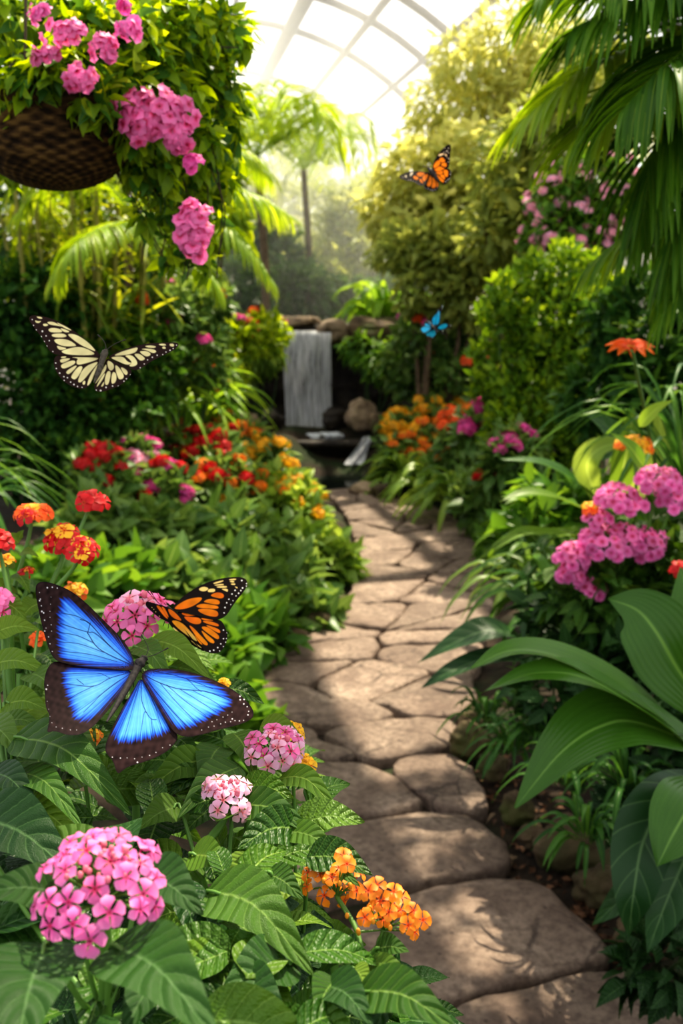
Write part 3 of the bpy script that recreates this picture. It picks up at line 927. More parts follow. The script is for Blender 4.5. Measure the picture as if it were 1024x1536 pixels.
def rosette(name, label, cat, px, py, Y, n, L, W, mat, kind='strap', spread=(.2, .9), arch=.5, group=None, leafpart='leaf', nv=10, az=None, tint=(.1, .9), fold=.25, one=False, twist=0):
    """clump of arching blades rising from one crown at ground point"""
    c = P(px, py, Y); c[2] = max(c[2], gh(c[0], c[1]))
    r = root(name, label, cat, (c[0], c[1], min(c[2], gh(c[0], c[1]))), group)
    big = Geo()
    for i in range(n):
        a = (i * 2.399963 + RNG.uniform(-.3, .3)) if az is None else RNG.uniform(*az)
        el = RNG.uniform(*spread); l = RNG.uniform(*L)
        h = np.array([math.cos(a), math.sin(a), 0])
        p0 = c + h * RNG.uniform(0, .03)
        p1 = p0 + (h * math.sin(el) * .45 + UP * math.cos(el) * .5) * l
        p2 = p1 + (h * (.35 + .2 * el) + UP * (.3 - arch * el)) * l * .5
        p3 = p2 + (h * .3 - UP * arch * (.2 + .5 * el)) * l * .5
        hint = nrm(UP * .9 - h * .5)
        g = big if one else Geo()
        ribbon(g, [p0, p1, p2, p3], RNG.uniform(*W), hint, kind, 4, nv, fold, .02, tint=float(RNG.uniform(*tint)), twist=RNG.uniform(-1, 1) * twist)
        if not one: g.build(leafpart, M[mat], r)
    if one: big.build('blades', M[mat], r)
    return r
# ------------------------------------------------------------------ trees in the far half
T = 'tree'
def tree(name, label, px, Y, blobs, mat, n, L, tpl='ovate', sr=.035, stems=1, cat='tree', group=None, fl=None, fsize=.08, **kw):
    return plant(name, label, cat, px, Y, blobs, mat, n, L, tpl, fl, fsize, group, stems, sr, 'bark', 'crown', **kw)

# hazy backdrop, farthest first
far_proto = []
FAR = [(290, 27), (370, 24), (440, 27), (455, 22.3), (800, 33), (790, 28), (900, 25), (215, 24), (340, 20.5), (980, 23)]
for i, (px, Y) in enumerate(FAR):
    x = P(px, 450, Y)[0]
    if i < 3:
        z0 = P(px, [345, 330, 360][i], Y)[2]
        bl = [(np.array([x, Y, z0 - .2]), np.array([1.7, 1.3, 1.5])), (np.array([x - 1, Y + .3, z0 - 1.8]), np.array([1.5, 1.2, 1.6])), (np.array([x + 1, Y, z0 - 1.6]), np.array([1.5, 1.2, 1.5]))]
        r = root('distant_tree', None, 'tree', (x, Y, 0), 'distant trees in the haze')
        g = Geo(); crown(g, bl, 2200, (.22, .42), 'small', shell=.35); g.build('crown', M['tree'], r)
        g = Geo(); twigs(g, np.array([x, Y, 0.]), bl, .09, 0, 2); g.build('trunk', M['bark'], r)
        far_proto.append(r)
    else:
        src = far_proto[i % 3]
        r = src.copy(); COL.objects.link(r); r.location = (x, Y, 0)
        r.rotation_euler = (0, 0, random.uniform(-.5, .5)); s = random.uniform(.85, 1.1); r.scale = (s, s, s)
        for ch in list(src.children): dup_part(ch, r)
    r['label'] = 'distant round-crowned tree standing in the pale haze behind the waterfall'

tree('pale_tree', 'tall pale green tree reaching the vault at upper right', 720, 11, [(735, 95, 11, 95, 70), (690, 150, 11, 80, 60), (790, 60, 10.8, 80, 60), (660, 200, 11.2, 60, 50), (780, 160, 10.8, 80, 60), (830, 110, 10.5, 70, 70)], 'treehaze', 3600, (.1, .2), 'lance', droop=.2)
tree('light_tree', 'airy yellow-green tree behind the flying orange butterfly', 640, 10.2, [(640, 265, 10.2, 75, 55), (600, 320, 10.4, 60, 50), (700, 250, 10, 75, 60), (680, 330, 10, 80, 50), (740, 310, 9.8, 70, 60)], 'treehaze', 3400, (.09, .17), 'ovate', droop=.15)
tree('leafy_tree', 'bushy golden-green tree above the bright fern clump', 640, 9.4, [(620, 370, 9.6, 65, 40), (680, 380, 9.4, 70, 50), (735, 370, 9.2, 65, 60), (650, 430, 9.4, 60, 40), (710, 440, 9.2, 60, 50)], 'tree', 3000, (.08, .15), 'ovate', droop=.1)
tree('shade_tree', 'dark leafy tree between the palm fronds and the pale trees', 800, 8.6, [(790, 260, 8.6, 80, 80), (760, 350, 8.6, 70, 60), (850, 200, 8.4, 80, 80), (830, 330, 8.4, 70, 60), (900, 130, 8.2, 80, 80)], 'tree', 3200, (.08, .16), 'ovate')
tree('shade_tree', 'grey-green tree in the middle distance straight above the waterfall', 500, 16, [(500, 370, 16, 60, 45), (540, 330, 16, 50, 45), (460, 410, 15.5, 55, 45), (560, 400, 15.5, 60, 45), (510, 440, 15.4, 80, 40)], 'tree', 3200, (.12, .24), 'small')
tree('shade_tree', 'dim green tree behind the rocks left of the waterfall', 410, 14, [(410, 400, 14, 60, 50), (370, 350, 14, 60, 50), (450, 440, 13.5, 50, 40), (360, 430, 13, 55, 40)], 'treedk', 2600, (.11, .2), 'small')
tree('shade_tree', 'low dark tree behind the fern clump on the waterfall bank', 600, 14, [(580, 450, 14, 60, 35), (640, 440, 13.6, 60, 40), (520, 450, 14, 45, 30)], 'treedk', 1800, (.11, .2), 'small')
tree('light_tree', 'sunlit tree rising behind the left palm fronds', 300, 9, [(310, 250, 9, 60, 60), (280, 330, 9, 60, 60), (330, 330, 8.8, 45, 45), (250, 200, 8.8, 70, 70)], 'shruby', 1500, (.08, .16), 'ovate', droop=.2)
tree('shade_tree', 'shaded tree behind the cane clump on the left', 120, 8.6, [(60, 330, 8.6, 110, 90), (180, 330, 8.6, 100, 80), (120, 420, 8.6, 130, 60), (230, 400, 8.4, 80, 60)], 'treedk', 3600, (.08, .15), 'ovate')

def palm(name, label, px, py, Y, fr, Lm, mat, leaflet, n, cat='palm'):
    c = P(px, py, Y)
    r = root(name, label, cat, (c[0], Y, gh(c[0], Y)))
    g = Geo(); b = np.array(r.location); g.tube(spline([b, (b + c) / 2 + [.08, 0, 0], c], 10), np.linspace(.06, .04, 10), 7); g.build('trunk', M['bark'], r)
    for i in range(fr):
        a = i * 2.399963 + .4; el = RNG.uniform(.35, 1.2); l = Lm * RNG.uniform(.85, 1.15)
        h = np.array([math.cos(a), math.sin(a) * .8, 0])
        frond(r, [c, c + (h * math.sin(el) + UP * math.cos(el)) * l * .45, c + h * l * (.5 + .3 * math.sin(el)) + UP * l * (.5 * math.cos(el) + .1), c + h * l * (.65 + .35 * math.sin(el)) + UP * l * (.3 * math.cos(el) - .25)], leaflet, n, .35, mat)
    return r
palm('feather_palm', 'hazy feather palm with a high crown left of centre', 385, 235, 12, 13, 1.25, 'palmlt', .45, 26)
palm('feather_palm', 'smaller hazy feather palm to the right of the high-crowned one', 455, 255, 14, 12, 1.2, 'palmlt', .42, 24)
palm('feather_palm', 'distant palm half lost in the haze above the waterfall', 500, 330, 17, 11, 1.2, 'tree', .4, 20)

# bright palm on the left bank with arching fronds
c = P(190, 330, 7.6)
lp = root('arching_palm', 'palm on the left bank with bright fronds arching toward the waterfall', 'palm', (c[0], c[1], gh(c[0], c[1])))
g = Geo(); b = np.array(lp.location); g.tube(spline([b, (b + c) / 2, c], 8), .035, 7); g.build('trunk', M['bark'], lp)
for pp, lf in (
    ([(205, 330, 6.2), (270, 318, 6.0), (350, 345, 5.9), (410, 425, 5.9)], .34),
    ([(205, 330, 6.2), (290, 285, 6.1), (370, 290, 6.1), (440, 330, 6.2)], .34),
    ([(205, 330, 6.2), (270, 240, 6.4), (350, 225, 6.5), (410, 270, 6.6)], .34),
    ([(205, 330, 6.2), (250, 350, 5.8), (300, 390, 5.6), (330, 440, 5.6)], .28),
    ([(205, 330, 6.2), (150, 270, 6.3), (80, 270, 6.4), (20, 330, 6.4)], .34),
    ([(205, 330, 6.2), (160, 340, 5.9), (110, 370, 5.7), (80, 430, 5.7)], .3)):
    frond(lp, [P(*q) for q in pp], lf, 44, .5, 'palmlt', .075, .012)

# cane clump
cc = P(130, 520, 6.8)
cn = root('cane_clump', 'clump of upright yellow-green canes with drooping blades on the left', 'bamboo', (cc[0], cc[1], gh(cc[0], cc[1])))
blade = Geo()
for i in range(30):
    x0 = RNG.uniform(10, 260); Y = RNG.uniform(6.6, 7.1)
    b = P(60 + x0 * .6, 560, Y); b[2] = gh(b[0], b[1])
    t = P(x0 + RNG.uniform(-25, 25), RNG.uniform(220, 330), Y + RNG.uniform(-.2, .2))
    pts = spline([b, (b + t) / 2 + [RNG.uniform(-.06, .06), 0, 0], t], 14)
    g = Geo(); g.tube(pts, np.linspace(.024, .012, 14), 6, RNG.random()); g.build('cane', M['cane'], cn)
    k = 26
    ii = RNG.integers(3, 14, k)
    a = RNG.uniform(0, 6.28, k)
    d = nrm(np.stack([np.cos(a), np.sin(a), RNG.uniform(-.9, .6, k)], -1))
    for v in range(3):
        s = (np.arange(k) % 3) == v
        blade.many(TPL['strip'][v], frames(d[s], nrm(UP + rnd(s.sum()) * .3)), pts[ii[s]], RNG.uniform(.22, .45, s.sum()), RNG.random(s.sum()))
blade.build('blades', M['canel'], cn)

# ------------------------------------------------------------------ left bank
S = 'shrub'
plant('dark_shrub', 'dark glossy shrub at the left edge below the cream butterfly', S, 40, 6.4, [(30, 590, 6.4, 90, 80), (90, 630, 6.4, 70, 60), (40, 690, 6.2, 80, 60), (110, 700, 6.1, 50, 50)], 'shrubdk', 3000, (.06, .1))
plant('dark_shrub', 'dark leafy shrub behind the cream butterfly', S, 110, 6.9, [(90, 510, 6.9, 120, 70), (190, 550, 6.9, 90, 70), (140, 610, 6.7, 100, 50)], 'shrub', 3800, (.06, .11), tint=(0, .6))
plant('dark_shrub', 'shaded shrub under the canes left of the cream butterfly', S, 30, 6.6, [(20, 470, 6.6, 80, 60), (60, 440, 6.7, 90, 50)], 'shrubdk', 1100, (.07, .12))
plant('mixed_shrub', 'green shrub with scattered coral leaves beside the canes', S, 260, 7.2, [(240, 480, 7.2, 70, 55), (290, 530, 7.2, 60, 55), (220, 540, 7, 60, 50), (300, 460, 7.4, 50, 40), (200, 600, 6.9, 50, 40)], 'bed', 2900, (.06, .11), fl=[(('pinkdp',), 7), (('oranged',), 7)], fsize=.055)
plant('coral_shrub', 'shrub with coral and pink blooms left of the waterfall rocks', S, 320, 9, [(300, 500, 9, 50, 35), (350, 510, 9, 40, 35), (330, 560, 8.8, 40, 30), (390, 500, 9.4, 40, 30)], 'shruby', 1700, (.07, .12), fl=[(('pinkdp',), 10), (('oranged',), 10)], fsize=.065)
plant('trailing_fern', 'light green trailing plant hanging over the rocks left of the waterfall', 'plant', 390, 10.3, [(395, 500, 10.3, 32, 28), (375, 535, 10.2, 34, 30), (405, 530, 10.2, 20, 24), (350, 500, 10.2, 36, 24)], 'bedlt', 1100, (.1, .18), 'lance', droop=.9)
plant('coral_shrub', 'low shrub with orange-red blooms in front of the dark cliff', S, 310, 8.2, [(300, 590, 8.2, 45, 30), (330, 600, 8.2, 25, 22), (260, 580, 8, 45, 30)], 'bed', 1100, (.07, .12), fl=[(('oranged',), 10), (('pinkdp',), 4)], fsize=.045)
rosette('grass_clump', 'sunlit lily-like clump behind the red flowers', 'plant', 230, 650, 7.2, 60, (.65, 1.0), (.04, .06), 'grasslt', 'strap', (.2, 1.1), .5, one=True)
rosette('grass_clump', 'sunlit grassy clump in front of the coral shrub', 'plant', 300, 640, 7.8, 56, (.55, .9), (.04, .06), 'grasslt', 'strap', (.2, 1.1), .5, one=True)
rosette('grass_clump', 'shaded arching grass at the left edge below the dark shrub', 'grass', -110, 790, 3.1, 36, (.4, .7), (.010, .018), 'grass', 'strap', (.3, 1.2), .55, one=True)
rosette('grass_clump', 'dark arching grass further along the left edge', 'grass', -60, 770, 4.4, 40, (.4, .65), (.012, .022), 'grass', 'strap', (.3, 1.2), .55, one=True, tint=(0, .5))

# flowering bed on the left: one plant each
LB = 'flowering plants in the left bed'
def bed(label, px, py, Y, w, h, fl, mat='bed', n=300, L=(.08, .14), fs=.045, group=LB, name='bedding_plant', **kw):
    x = P(px, py, Y)
    bot = max(gh(x[0], x[1]) + .05, .05)
    b = [(px, py + h * 1.15, Y, w, h), (px - w * .4, py + h * 1.8, Y - .15, w * .7, h), (px + w * .4, py + h * 1.8, Y - .1, w * .7, h)]
    if fl: fl = [(k, int(c * 1.7)) for k, c in fl]; fs *= 1.12; kw.setdefault('zmin', .3)
    return plant(name, label, 'plant', px, Y, b, mat, n, L, 'ovate', fl, fs, group, 2, .008, 'stem', **kw)
R_, PK, PL_, OR, YE, RY, OY = ('red',), ('pinkdp',), ('pinklt',), ('orange',), ('yellow',), ('red', 'yellow'), ('orange', 'yellow')
bed('red-flowered plant at the left end of the left bed', 150, 664, 5.7, 42, 40, [(R_, 9)], fs=.05)
bed('pale pink-flowered plant just right of the leftmost red one', 205, 655, 6.3, 40, 36, [(PK, 6), (PL_, 4)], fs=.05)
bed('rose-pink plant with red heads below the pale pink one', 245, 690, 5.9, 45, 40, [(PK, 7), (R_, 3)], fs=.05)
bed('red and yellow flowered plant in the middle of the left bed', 310, 640, 6.9, 46, 34, [(R_, 8), (RY, 4)], fs=.055)
bed('bright red plant below the lily-like clump', 262, 645, 7.0, 40, 34, [(R_, 7), (PK, 4)], fs=.05)
bed('mixed scarlet and orange plant at the centre of the left bed', 335, 680, 6.4, 48, 36, [(R_, 7), (OY, 6)], fs=.05)
bed('orange-yellow plant at the far end of the left bed', 305, 605, 8.0, 40, 28, [(YE, 4), (OR, 5)], fs=.06)
bed('orange plant behind the scarlet ones toward the pond', 355, 632, 7.5, 44, 30, [(OY, 8), (R_, 4)], fs=.055)
bed('yellow plant at the pond side of the left bed', 392, 652, 7.3, 40, 30, [(YE, 13)], fs=.055)
bed('golden yellow plant low beside the pool corner', 425, 690, 6.8, 44, 34, [(YE, 9)], fs=.05, mat='bedlt')
bed('yellow and orange plant in front of the golden one', 385, 700, 6.4, 46, 36, [(YE, 5), (OR, 5)], fs=.05, mat='bedlt')
bed('sparse yellow-flowered plant nearest the path on the left', 452, 725, 6.5, 36, 36, [(YE, 4)], fs=.045, mat='bedlt')
LG = 'leafy plants fronting the left bed'
for px, py, Y, w, h, lab, mt in (
    (150, 740, 5.2, 70, 50, 'leafy plant under the leftmost red flowers', 'bed'), (240, 750, 5.3, 75, 50, 'leafy plant under the rose-pink flowers', 'bed'),
    (330, 750, 5.5, 70, 46, 'leafy plant under the scarlet and orange flowers', 'bed'), (410, 765, 5.7, 66, 42, 'leafy plant under the golden flowers', 'bedlt'),
    (480, 795, 5.8, 46, 38, 'leafy plant bulging over the path edge on the left', 'bedlt'), (430, 820, 5.3, 60, 46, 'broad leafy plant below the golden flowers by the path', 'bed'),
    (340, 815, 5.0, 76, 52, 'leafy plant in the middle of the left bed front', 'bed'), (240, 820, 4.7, 80, 56, 'dark leafy plant behind the pink head and orange butterfly', 'bed'),
    (140, 810, 4.5, 80, 56, 'dark leafy plant behind the red and yellow heads', 'shrub'), (440, 875, 4.9, 56, 36, 'low plant edging the path at the left bed corner', 'bed'),
    (360, 890, 4.4, 66, 44, 'low dark plant on the path edge behind the orange butterfly', 'shrub'), (60, 840, 4.0, 80, 60, 'shaded plant at the left edge behind the red heads', 'shrub'),
    (500, 840, 5.9, 30, 30, 'small light plant on the path edge at the widest bulge', 'bedlt'), (300, 930, 4.1, 60, 40, 'low dark foliage under the orange butterfly by the path', 'shrub')):
    bed(lab, px, py, Y, w, h, None, mt, 360, (.09, .2), group=LG, name='leafy_plant')

# ------------------------------------------------------------------ right bank, far part
rosette('fern_clump', 'bright yellow-green fern clump on the bank above the waterfall', 'fern', 575, 497, 11.7, 64, (.6, 1.05), (.08, .13), 'grasslt', 'lance', (.2, 1.15), .5, one=True)
plant('hanging_shrub', 'dark green foliage tumbling down the cliff right of the waterfall', S, 560, 10.6, [(545, 525, 10.7, 34, 22), (580, 550, 10.5, 36, 30), (620, 530, 10.5, 40, 34)], 'shrub', 1300, (.08, .15), 'lance', droop=.5)
plant('red_shrub', 'dark shrub with dull red blooms right of the cliff', S, 650, 10, [(630, 570, 10, 50, 28), (690, 550, 9.8, 50, 34), (720, 500, 9.6, 40, 40), (650, 500, 9.7, 60, 36), (610, 540, 9.9, 40, 30), (700, 560, 9.3, 50, 30)], 'bed', 2600, (.07, .13), fl=[(('oranged',), 7), (('pinkdp',), 8)], fsize=.06)
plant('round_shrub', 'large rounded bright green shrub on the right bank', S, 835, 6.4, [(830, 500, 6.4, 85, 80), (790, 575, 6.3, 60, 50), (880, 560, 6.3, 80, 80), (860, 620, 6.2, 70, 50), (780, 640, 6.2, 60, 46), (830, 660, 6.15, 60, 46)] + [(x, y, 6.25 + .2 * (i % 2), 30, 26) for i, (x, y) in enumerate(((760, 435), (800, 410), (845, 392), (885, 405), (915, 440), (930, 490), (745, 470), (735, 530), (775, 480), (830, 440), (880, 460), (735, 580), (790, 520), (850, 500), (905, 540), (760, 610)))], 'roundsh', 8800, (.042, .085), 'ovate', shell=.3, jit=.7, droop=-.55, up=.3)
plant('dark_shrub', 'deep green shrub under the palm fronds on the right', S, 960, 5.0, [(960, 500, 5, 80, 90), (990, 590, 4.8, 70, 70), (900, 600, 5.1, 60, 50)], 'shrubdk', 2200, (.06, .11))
tree('bougainvillea', 'pink-flowering bougainvillea under the palm fronds on the right', 900, 7.4, [(850, 300, 7.4, 55, 50), (900, 280, 7.3, 60, 50), (870, 350, 7.3, 65, 40), (930, 330, 7.2, 50, 50), (820, 360, 7.4, 40, 30)], 'shrub', 1900, (.06, .11), 'ovate', .03, 2, 'shrub', None, [(('blush',), 110), (('pinklt',), 70)], .042, zmin=-.6)
RB = 'flowering plants in the right bed'
bed('clear yellow plant nearest the pond in the right bed', 605, 615, 9.2, 36, 28, [(YE, 9)], fs=.07, group=RB)
bed('orange plant low at the pond end of the right bed', 610, 648, 8.7, 38, 26, [(OR, 4), (OY, 6)], fs=.06, group=RB)
bed('golden plant in the middle back of the right bed', 655, 592, 9.3, 40, 28, [(YE, 11), (OR, 2)], fs=.07, group=RB)
bed('yellow-orange plant at the centre of the right bed', 655, 625, 8.9, 42, 28, [(OY, 7), (YE, 5)], fs=.06, group=RB)
bed('orange-red plant right of the golden ones', 700, 608, 8.0, 40, 30, [(('oranged',), 6), (OR, 4)], fs=.06, group=RB)
bed('coral pink plant below the round shrub', 728, 598, 6.6, 36, 30, [(PK, 6), (OR, 3)], fs=.06, group=RB)
bed('pink cluster plant in front of the round shrub', 768, 640, 5.9, 36, 30, [(PK, 9)], fs=.05, group=RB)
bed('small red-flowered plant low in the right bed', 750, 676, 6.0, 32, 28, [(R_, 7)], fs=.042, group=RB)
bed('scarlet-dotted plant under the orange-red flowers', 700, 650, 8.0, 40, 28, [(OR, 4), (R_, 4)], fs=.045, group=RB)
RG = 'leafy plants fronting the right bed'
for px, py, Y, n, lab in ((606, 735, 8.4, 60, 'lily-like clump at the pond corner of the right bed'), (650, 745, 8.0, 60, 'lily-like clump second from the pond in the right bed'), (690, 765, 7.3, 60, 'glossy lily-like clump at the bend of the path'), (625, 715, 8.7, 50, 'lily-like clump under the orange flowers of the right bed')):
    rosette('lily_clump', lab, 'plant', px, py, Y, n, (.4, .62), (.05, .075), 'bedlt', 'lance', (.15, 1.25), .55, group=RG, one=True)
bed('leafy plant right of the bend of the path', 745, 705, 6.8, 50, 34, None, 'bed', 420, (.1, .18), group=RG, name='leafy_plant')
bed('dark leafy plant between the bend and the strappy leaves', 800, 755, 5.8, 50, 36, None, 'shrub', 420, (.1, .18), group=RG, name='leafy_plant')
bed('dark low plant overhanging the right path edge', 765, 780, 6.2, 40, 26, None, 'shrub', 300, (.08, .15), group=RG, name='leafy_plant')
bed('dark plant behind the pink heads on the right', 850, 700, 4.6, 90, 60, None, 'shrub', 520, (.09, .16), group=RG, name='leafy_plant')

# airy tree added, mostly unseen, to throw dappled shade on the path below
tb = root('shade_tree', 'mostly unseen airy tree added at the right to dapple the path with shade', 'tree', (2.7, 4.6, gh(2.7, 4.6)))
bl = [(np.array(c), np.array(r)) for c, r in (((.6, 3.75, 3.15), (.42, .55, .2)), ((1.2, 4.2, 3.35), (.5, .6, .25)), ((1.75, 4.9, 3.6), (.55, .6, .3)), ((.35, 4.5, 3.5), (.4, .5, .22)), ((1.0, 5.1, 3.85), (.6, .5, .25)), ((1.55, 3.6, 3.1), (.5, .5, .22)), ((2.2, 4.2, 3.3), (.5, .6, .3)), ((.9, 3.1, 3.0), (.35, .4, .16)))]
g = Geo(); crown(g, bl, 620, (.09, .17), 'ovate', .8, .5, .1, .1); g.build('crown', M['tree'], tb)
g = Geo(); tk = np.array([2.6, 4.6, 2.6]); g.tube(spline([np.array(tb.location), np.array([2.75, 4.6, 1.3]), tk], 10), np.linspace(.06, .04, 10), 7, .5); twigs(g, tk, bl, .022, 0, 1); g.build('trunk', M['bark'], tb)

for px, py, Y, w, h, lab in ((300, 1010, 3.3, 90, 60, 'leafy plant hidden behind the blue butterfly beside the path'), (180, 960, 3.4, 90, 60, 'dark leafy plant behind the pink head that the orange butterfly visits')):
    bed(lab, px, py, Y, w, h, None, 'shrub', 420, (.09, .17), name='leafy_plant', group=LG)
# ------------------------------------------------------------------ near plants: shared pieces
FLOR = {}
def floret_mesh(key, v):
    k = (key, v)
    if k not in FLOR:
        g = Geo()
        tp = floret_tpl(5, [.46, .5, .42][v], 5, [.3, .2, .4][v], [.5, .35, .7][v], .9)
        g.many(tp, np.eye(3)[None], np.zeros((1, 3)), np.array([1.0]), np.array([[.3, .6, .85][v]]))
        FLOR[k] = g.mesh('floret', [M[key]])
    return FLOR[k]

def q_to(z, spin=None):
    q = Vector(nrm(z)).to_track_quat('Z', 'Y')
    from mathutils import Quaternion
    return q @ Quaternion((0, 0, 1), random.uniform(0, 6.28) if spin is None else spin)

def hero_head(par, px, py, Y, rx, ry, n, fr, keys, stem_to, bud='bud', tilt=(0, -.35, 1), cone=.9, sub=True, stemr=.0025, nb=14, budr=.1, gap=0.0):
    """umbel: pedicels from one point, florets as sub-parts; rx, ry, fr in photo pixels"""
    c = P(px, py, Y); s = mpp(c); o = np.array(par.location)
    ax = nrm(tilt); ex = nrm(np.cross([0, 1, 0], ax)); ey = np.cross(ax, ex)
    low = c - ax * ry * s * .95
    g = Geo(); items = []
    for i in range(n):
        th = math.acos(1 - (i + .5) / n * cone); ph = i * 2.399963 + RNG.uniform(-.2, .2)
        e = ex * math.sin(th) * math.cos(ph) + ey * math.sin(th) * math.sin(ph)
        hgt = math.cos(th)
        p = c + (e * rx * (1 + gap * RNG.uniform(-1, .3)) + ax * (hgt * 1.1 - .55) * ry + RNG.normal(size=3) * fr * .12) * s
        z = nrm(e * .9 + ax * (hgt + .25) + RNG.normal(size=3) * .2 + np.array([0, -.25, .1]))
        items.append((p, z, th))
        g.tube(spline([low, low + (p - low) * .5 + ax * ry * s * .15, p - z * fr * s * .7], 5), stemr * .32, 4, .5, 0)
    for i in range(nb):
        a = RNG.uniform(0, 6.28); r = RNG.random() ** .5 * .5
        p = c + (ex * math.cos(a) * r * rx + ey * math.sin(a) * r * rx + ax * ry * RNG.uniform(.3, .62)) * s
        v, q = CS6; br = fr * s * budr * RNG.uniform(.8, 1.4)
        g.raw(p + v * np.array([br, br, br * 1.3]), q, None, .5, 1)
        g.tube([low, p], stemr * .25, 4, .5, 0)
    st = np.asarray(stem_to, float)
    g2 = spline([low, low * .75 + st * .25 - ax * .01, st], 14)
    g.tube(g2, np.linspace(stemr, stemr * 1.5, 14), 7, .5, 0)
    if not sub:
        for p, z, th in items:
            x = nrm(np.cross(z, RNG.normal(size=3))); R = np.stack([x, np.cross(z, x), z], -1)[None]
            k = min(len(keys) - 1, int((1 - th / 1.45) * len(keys)))
            g.many(FLO[int(RNG.integers(3))], R, p[None], np.array([fr * s]), np.array([RNG.random()]), 2 + max(0, k))
        return g.build('flower_head', [M['stem'], M[bud]] + [M[k] for k in keys], par)
    h = g.build('flower_head', [M['stem'], M[bud]], par)
    for p, z, th in items:
        k = keys[max(0, min(len(keys) - 1, int((1 - th / 1.45) * len(keys))))]
        place(floret_mesh(k, int(RNG.integers(3))), 'floret', h, p - o, q_to(z), fr * s * RNG.uniform(.85, 1.1))
    return h

def hleaf(par, b, t, w, mat, arch=.12, Yb=None, Yt=None, stem=None, kind='ovate', quilt=.018, nu=10, nv=26, fold=.1, hint=None, nvein=8, wave=.02, tint=None, name='leaf', back=.0):
    """large leaf part given by photo pixels of base and tip (z plane of the bush gives the distance unless set)"""
    B, Tt = P(*b), P(*t)
    L = np.linalg.norm(Tt - B); s = mpp((B + Tt) / 2)
    mid = (B + Tt) / 2 + UP * arch * L
    g = Geo()
    if hint is None:
        tc = nrm(CAM - mid); hint = nrm(tc * .75 + UP * .65)
    ribbon(g, [B, B * .7 + Tt * .3 + UP * arch * L * .8, mid * .55 + (B * .35 + Tt * .65) * .45 + UP * arch * L * .4, Tt], w * s, hint, kind, nu, nv, fold, wave, quilt, nvein, RNG.uniform(.2, .9) if tint is None else tint, 0)
    if stem is not None:
        st = np.asarray(stem, float)
        g.tube(spline([st, (st + B) / 2 - UP * .01, B, B * .85 + Tt * .15 + UP * arch * L * .4], 8), np.linspace(.0022, .0012, 8), 5, .8, 1)
    return g.build(name, [M[mat], M['stem']], par)

def filler(par, n, region, ztop, L, mats, name='foliage', zr=.16, tpl_q=True, spread=.8):
    """medium leaves filling a bush: region = photo polygon on the plane ztop"""
    poly = np.array(region, float)
    lo, hi = poly.min(0), poly.max(0)
    g = Geo(); k = 0
    def inside(x, y):
        c = False
        for (x1, y1), (x2, y2) in zip(poly, np.roll(poly, -1, 0)):
            if (y1 > y) != (y2 > y) and x < (x2 - x1) * (y - y1) / (y2 - y1) + x1: c = not c
        return c
    while k < n:
        x, y = RNG.uniform(lo, hi)
        if not inside(x, y): continue
        k += 1
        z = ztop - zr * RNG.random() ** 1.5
        b = G(x, y, z)
        a = RNG.uniform(0, 6.28); l = RNG.uniform(*L)
        d = nrm(np.array([math.cos(a), math.sin(a), RNG.uniform(-.3, .35)]))
        t = b + d * l - UP * .2 * l
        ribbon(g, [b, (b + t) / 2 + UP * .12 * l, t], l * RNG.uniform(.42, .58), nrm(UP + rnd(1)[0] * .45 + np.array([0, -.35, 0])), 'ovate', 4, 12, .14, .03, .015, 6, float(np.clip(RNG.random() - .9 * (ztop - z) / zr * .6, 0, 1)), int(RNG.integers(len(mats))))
    return g.build(name, [M[m] for m in mats], par)

def stems(par, tips, r=.004, mat='stem', wob=.05):
    o = np.array(par.location)
    for t in tips:
        t = np.asarray(t, float)
        g = Geo(); g.tube(spline([o + RNG.uniform(-.04, .04, 3) * [1, 1, 0], (o * .5 + t * .5) + RNG.uniform(-wob, wob, 3), t], 14), np.linspace(r * 1.6, r, 14), 7, .5); g.build('stem', M[mat], par)

def at_ground(px, py, z):
    p = G(px, py, z); return (p[0], p[1], gh(p[0], p[1]))
ZB = 1.25   # height of the leafy top of the near plants

# ---- bottom left pink pentas
pA = root('pentas_plant', 'large-leaved plant with one big bright pink flower head at the bottom left', 'plant', at_ground(150, 1400, ZB))
cA = P(150, 1420, .53) - UP * .05
hero_head(pA, 148, 1318, .50, 98, 58, 28, 24, ['magenta', 'magenta', 'pinkhot'], cA, stemr=.003, nb=22, budr=.16, cone=.86)
for b, t, w, mt in (((165, 1419, .50), (335, 1575, .40), 140, 'herodk'), ((72, 1415, .50), (15, 1620, .40), 145, 'herodk'), ((-45, 1225, .66), (125, 1325, .60), 120, 'herodk'),
                    ((212, 1312, .56), (305, 1372, .53), 92, 'herodk'), ((110, 1345, .52), (-50, 1345, .5), 80, 'herodk'), ((150, 1290, .62), (40, 1255, .64), 70, 'hero'), ((255, 1450, .52), (180, 1560, .46), 90, 'herodk')):
    hleaf(pA, b, t, w, mt, .1, stem=cA)
stems(pA, [cA], .005)
filler(pA, 60, [(-40, 1230), (330, 1330), (420, 1560), (-40, 1560)], 1.2, (.05, .085), ['herodk', 'herodk', 'hero'], zr=.2)

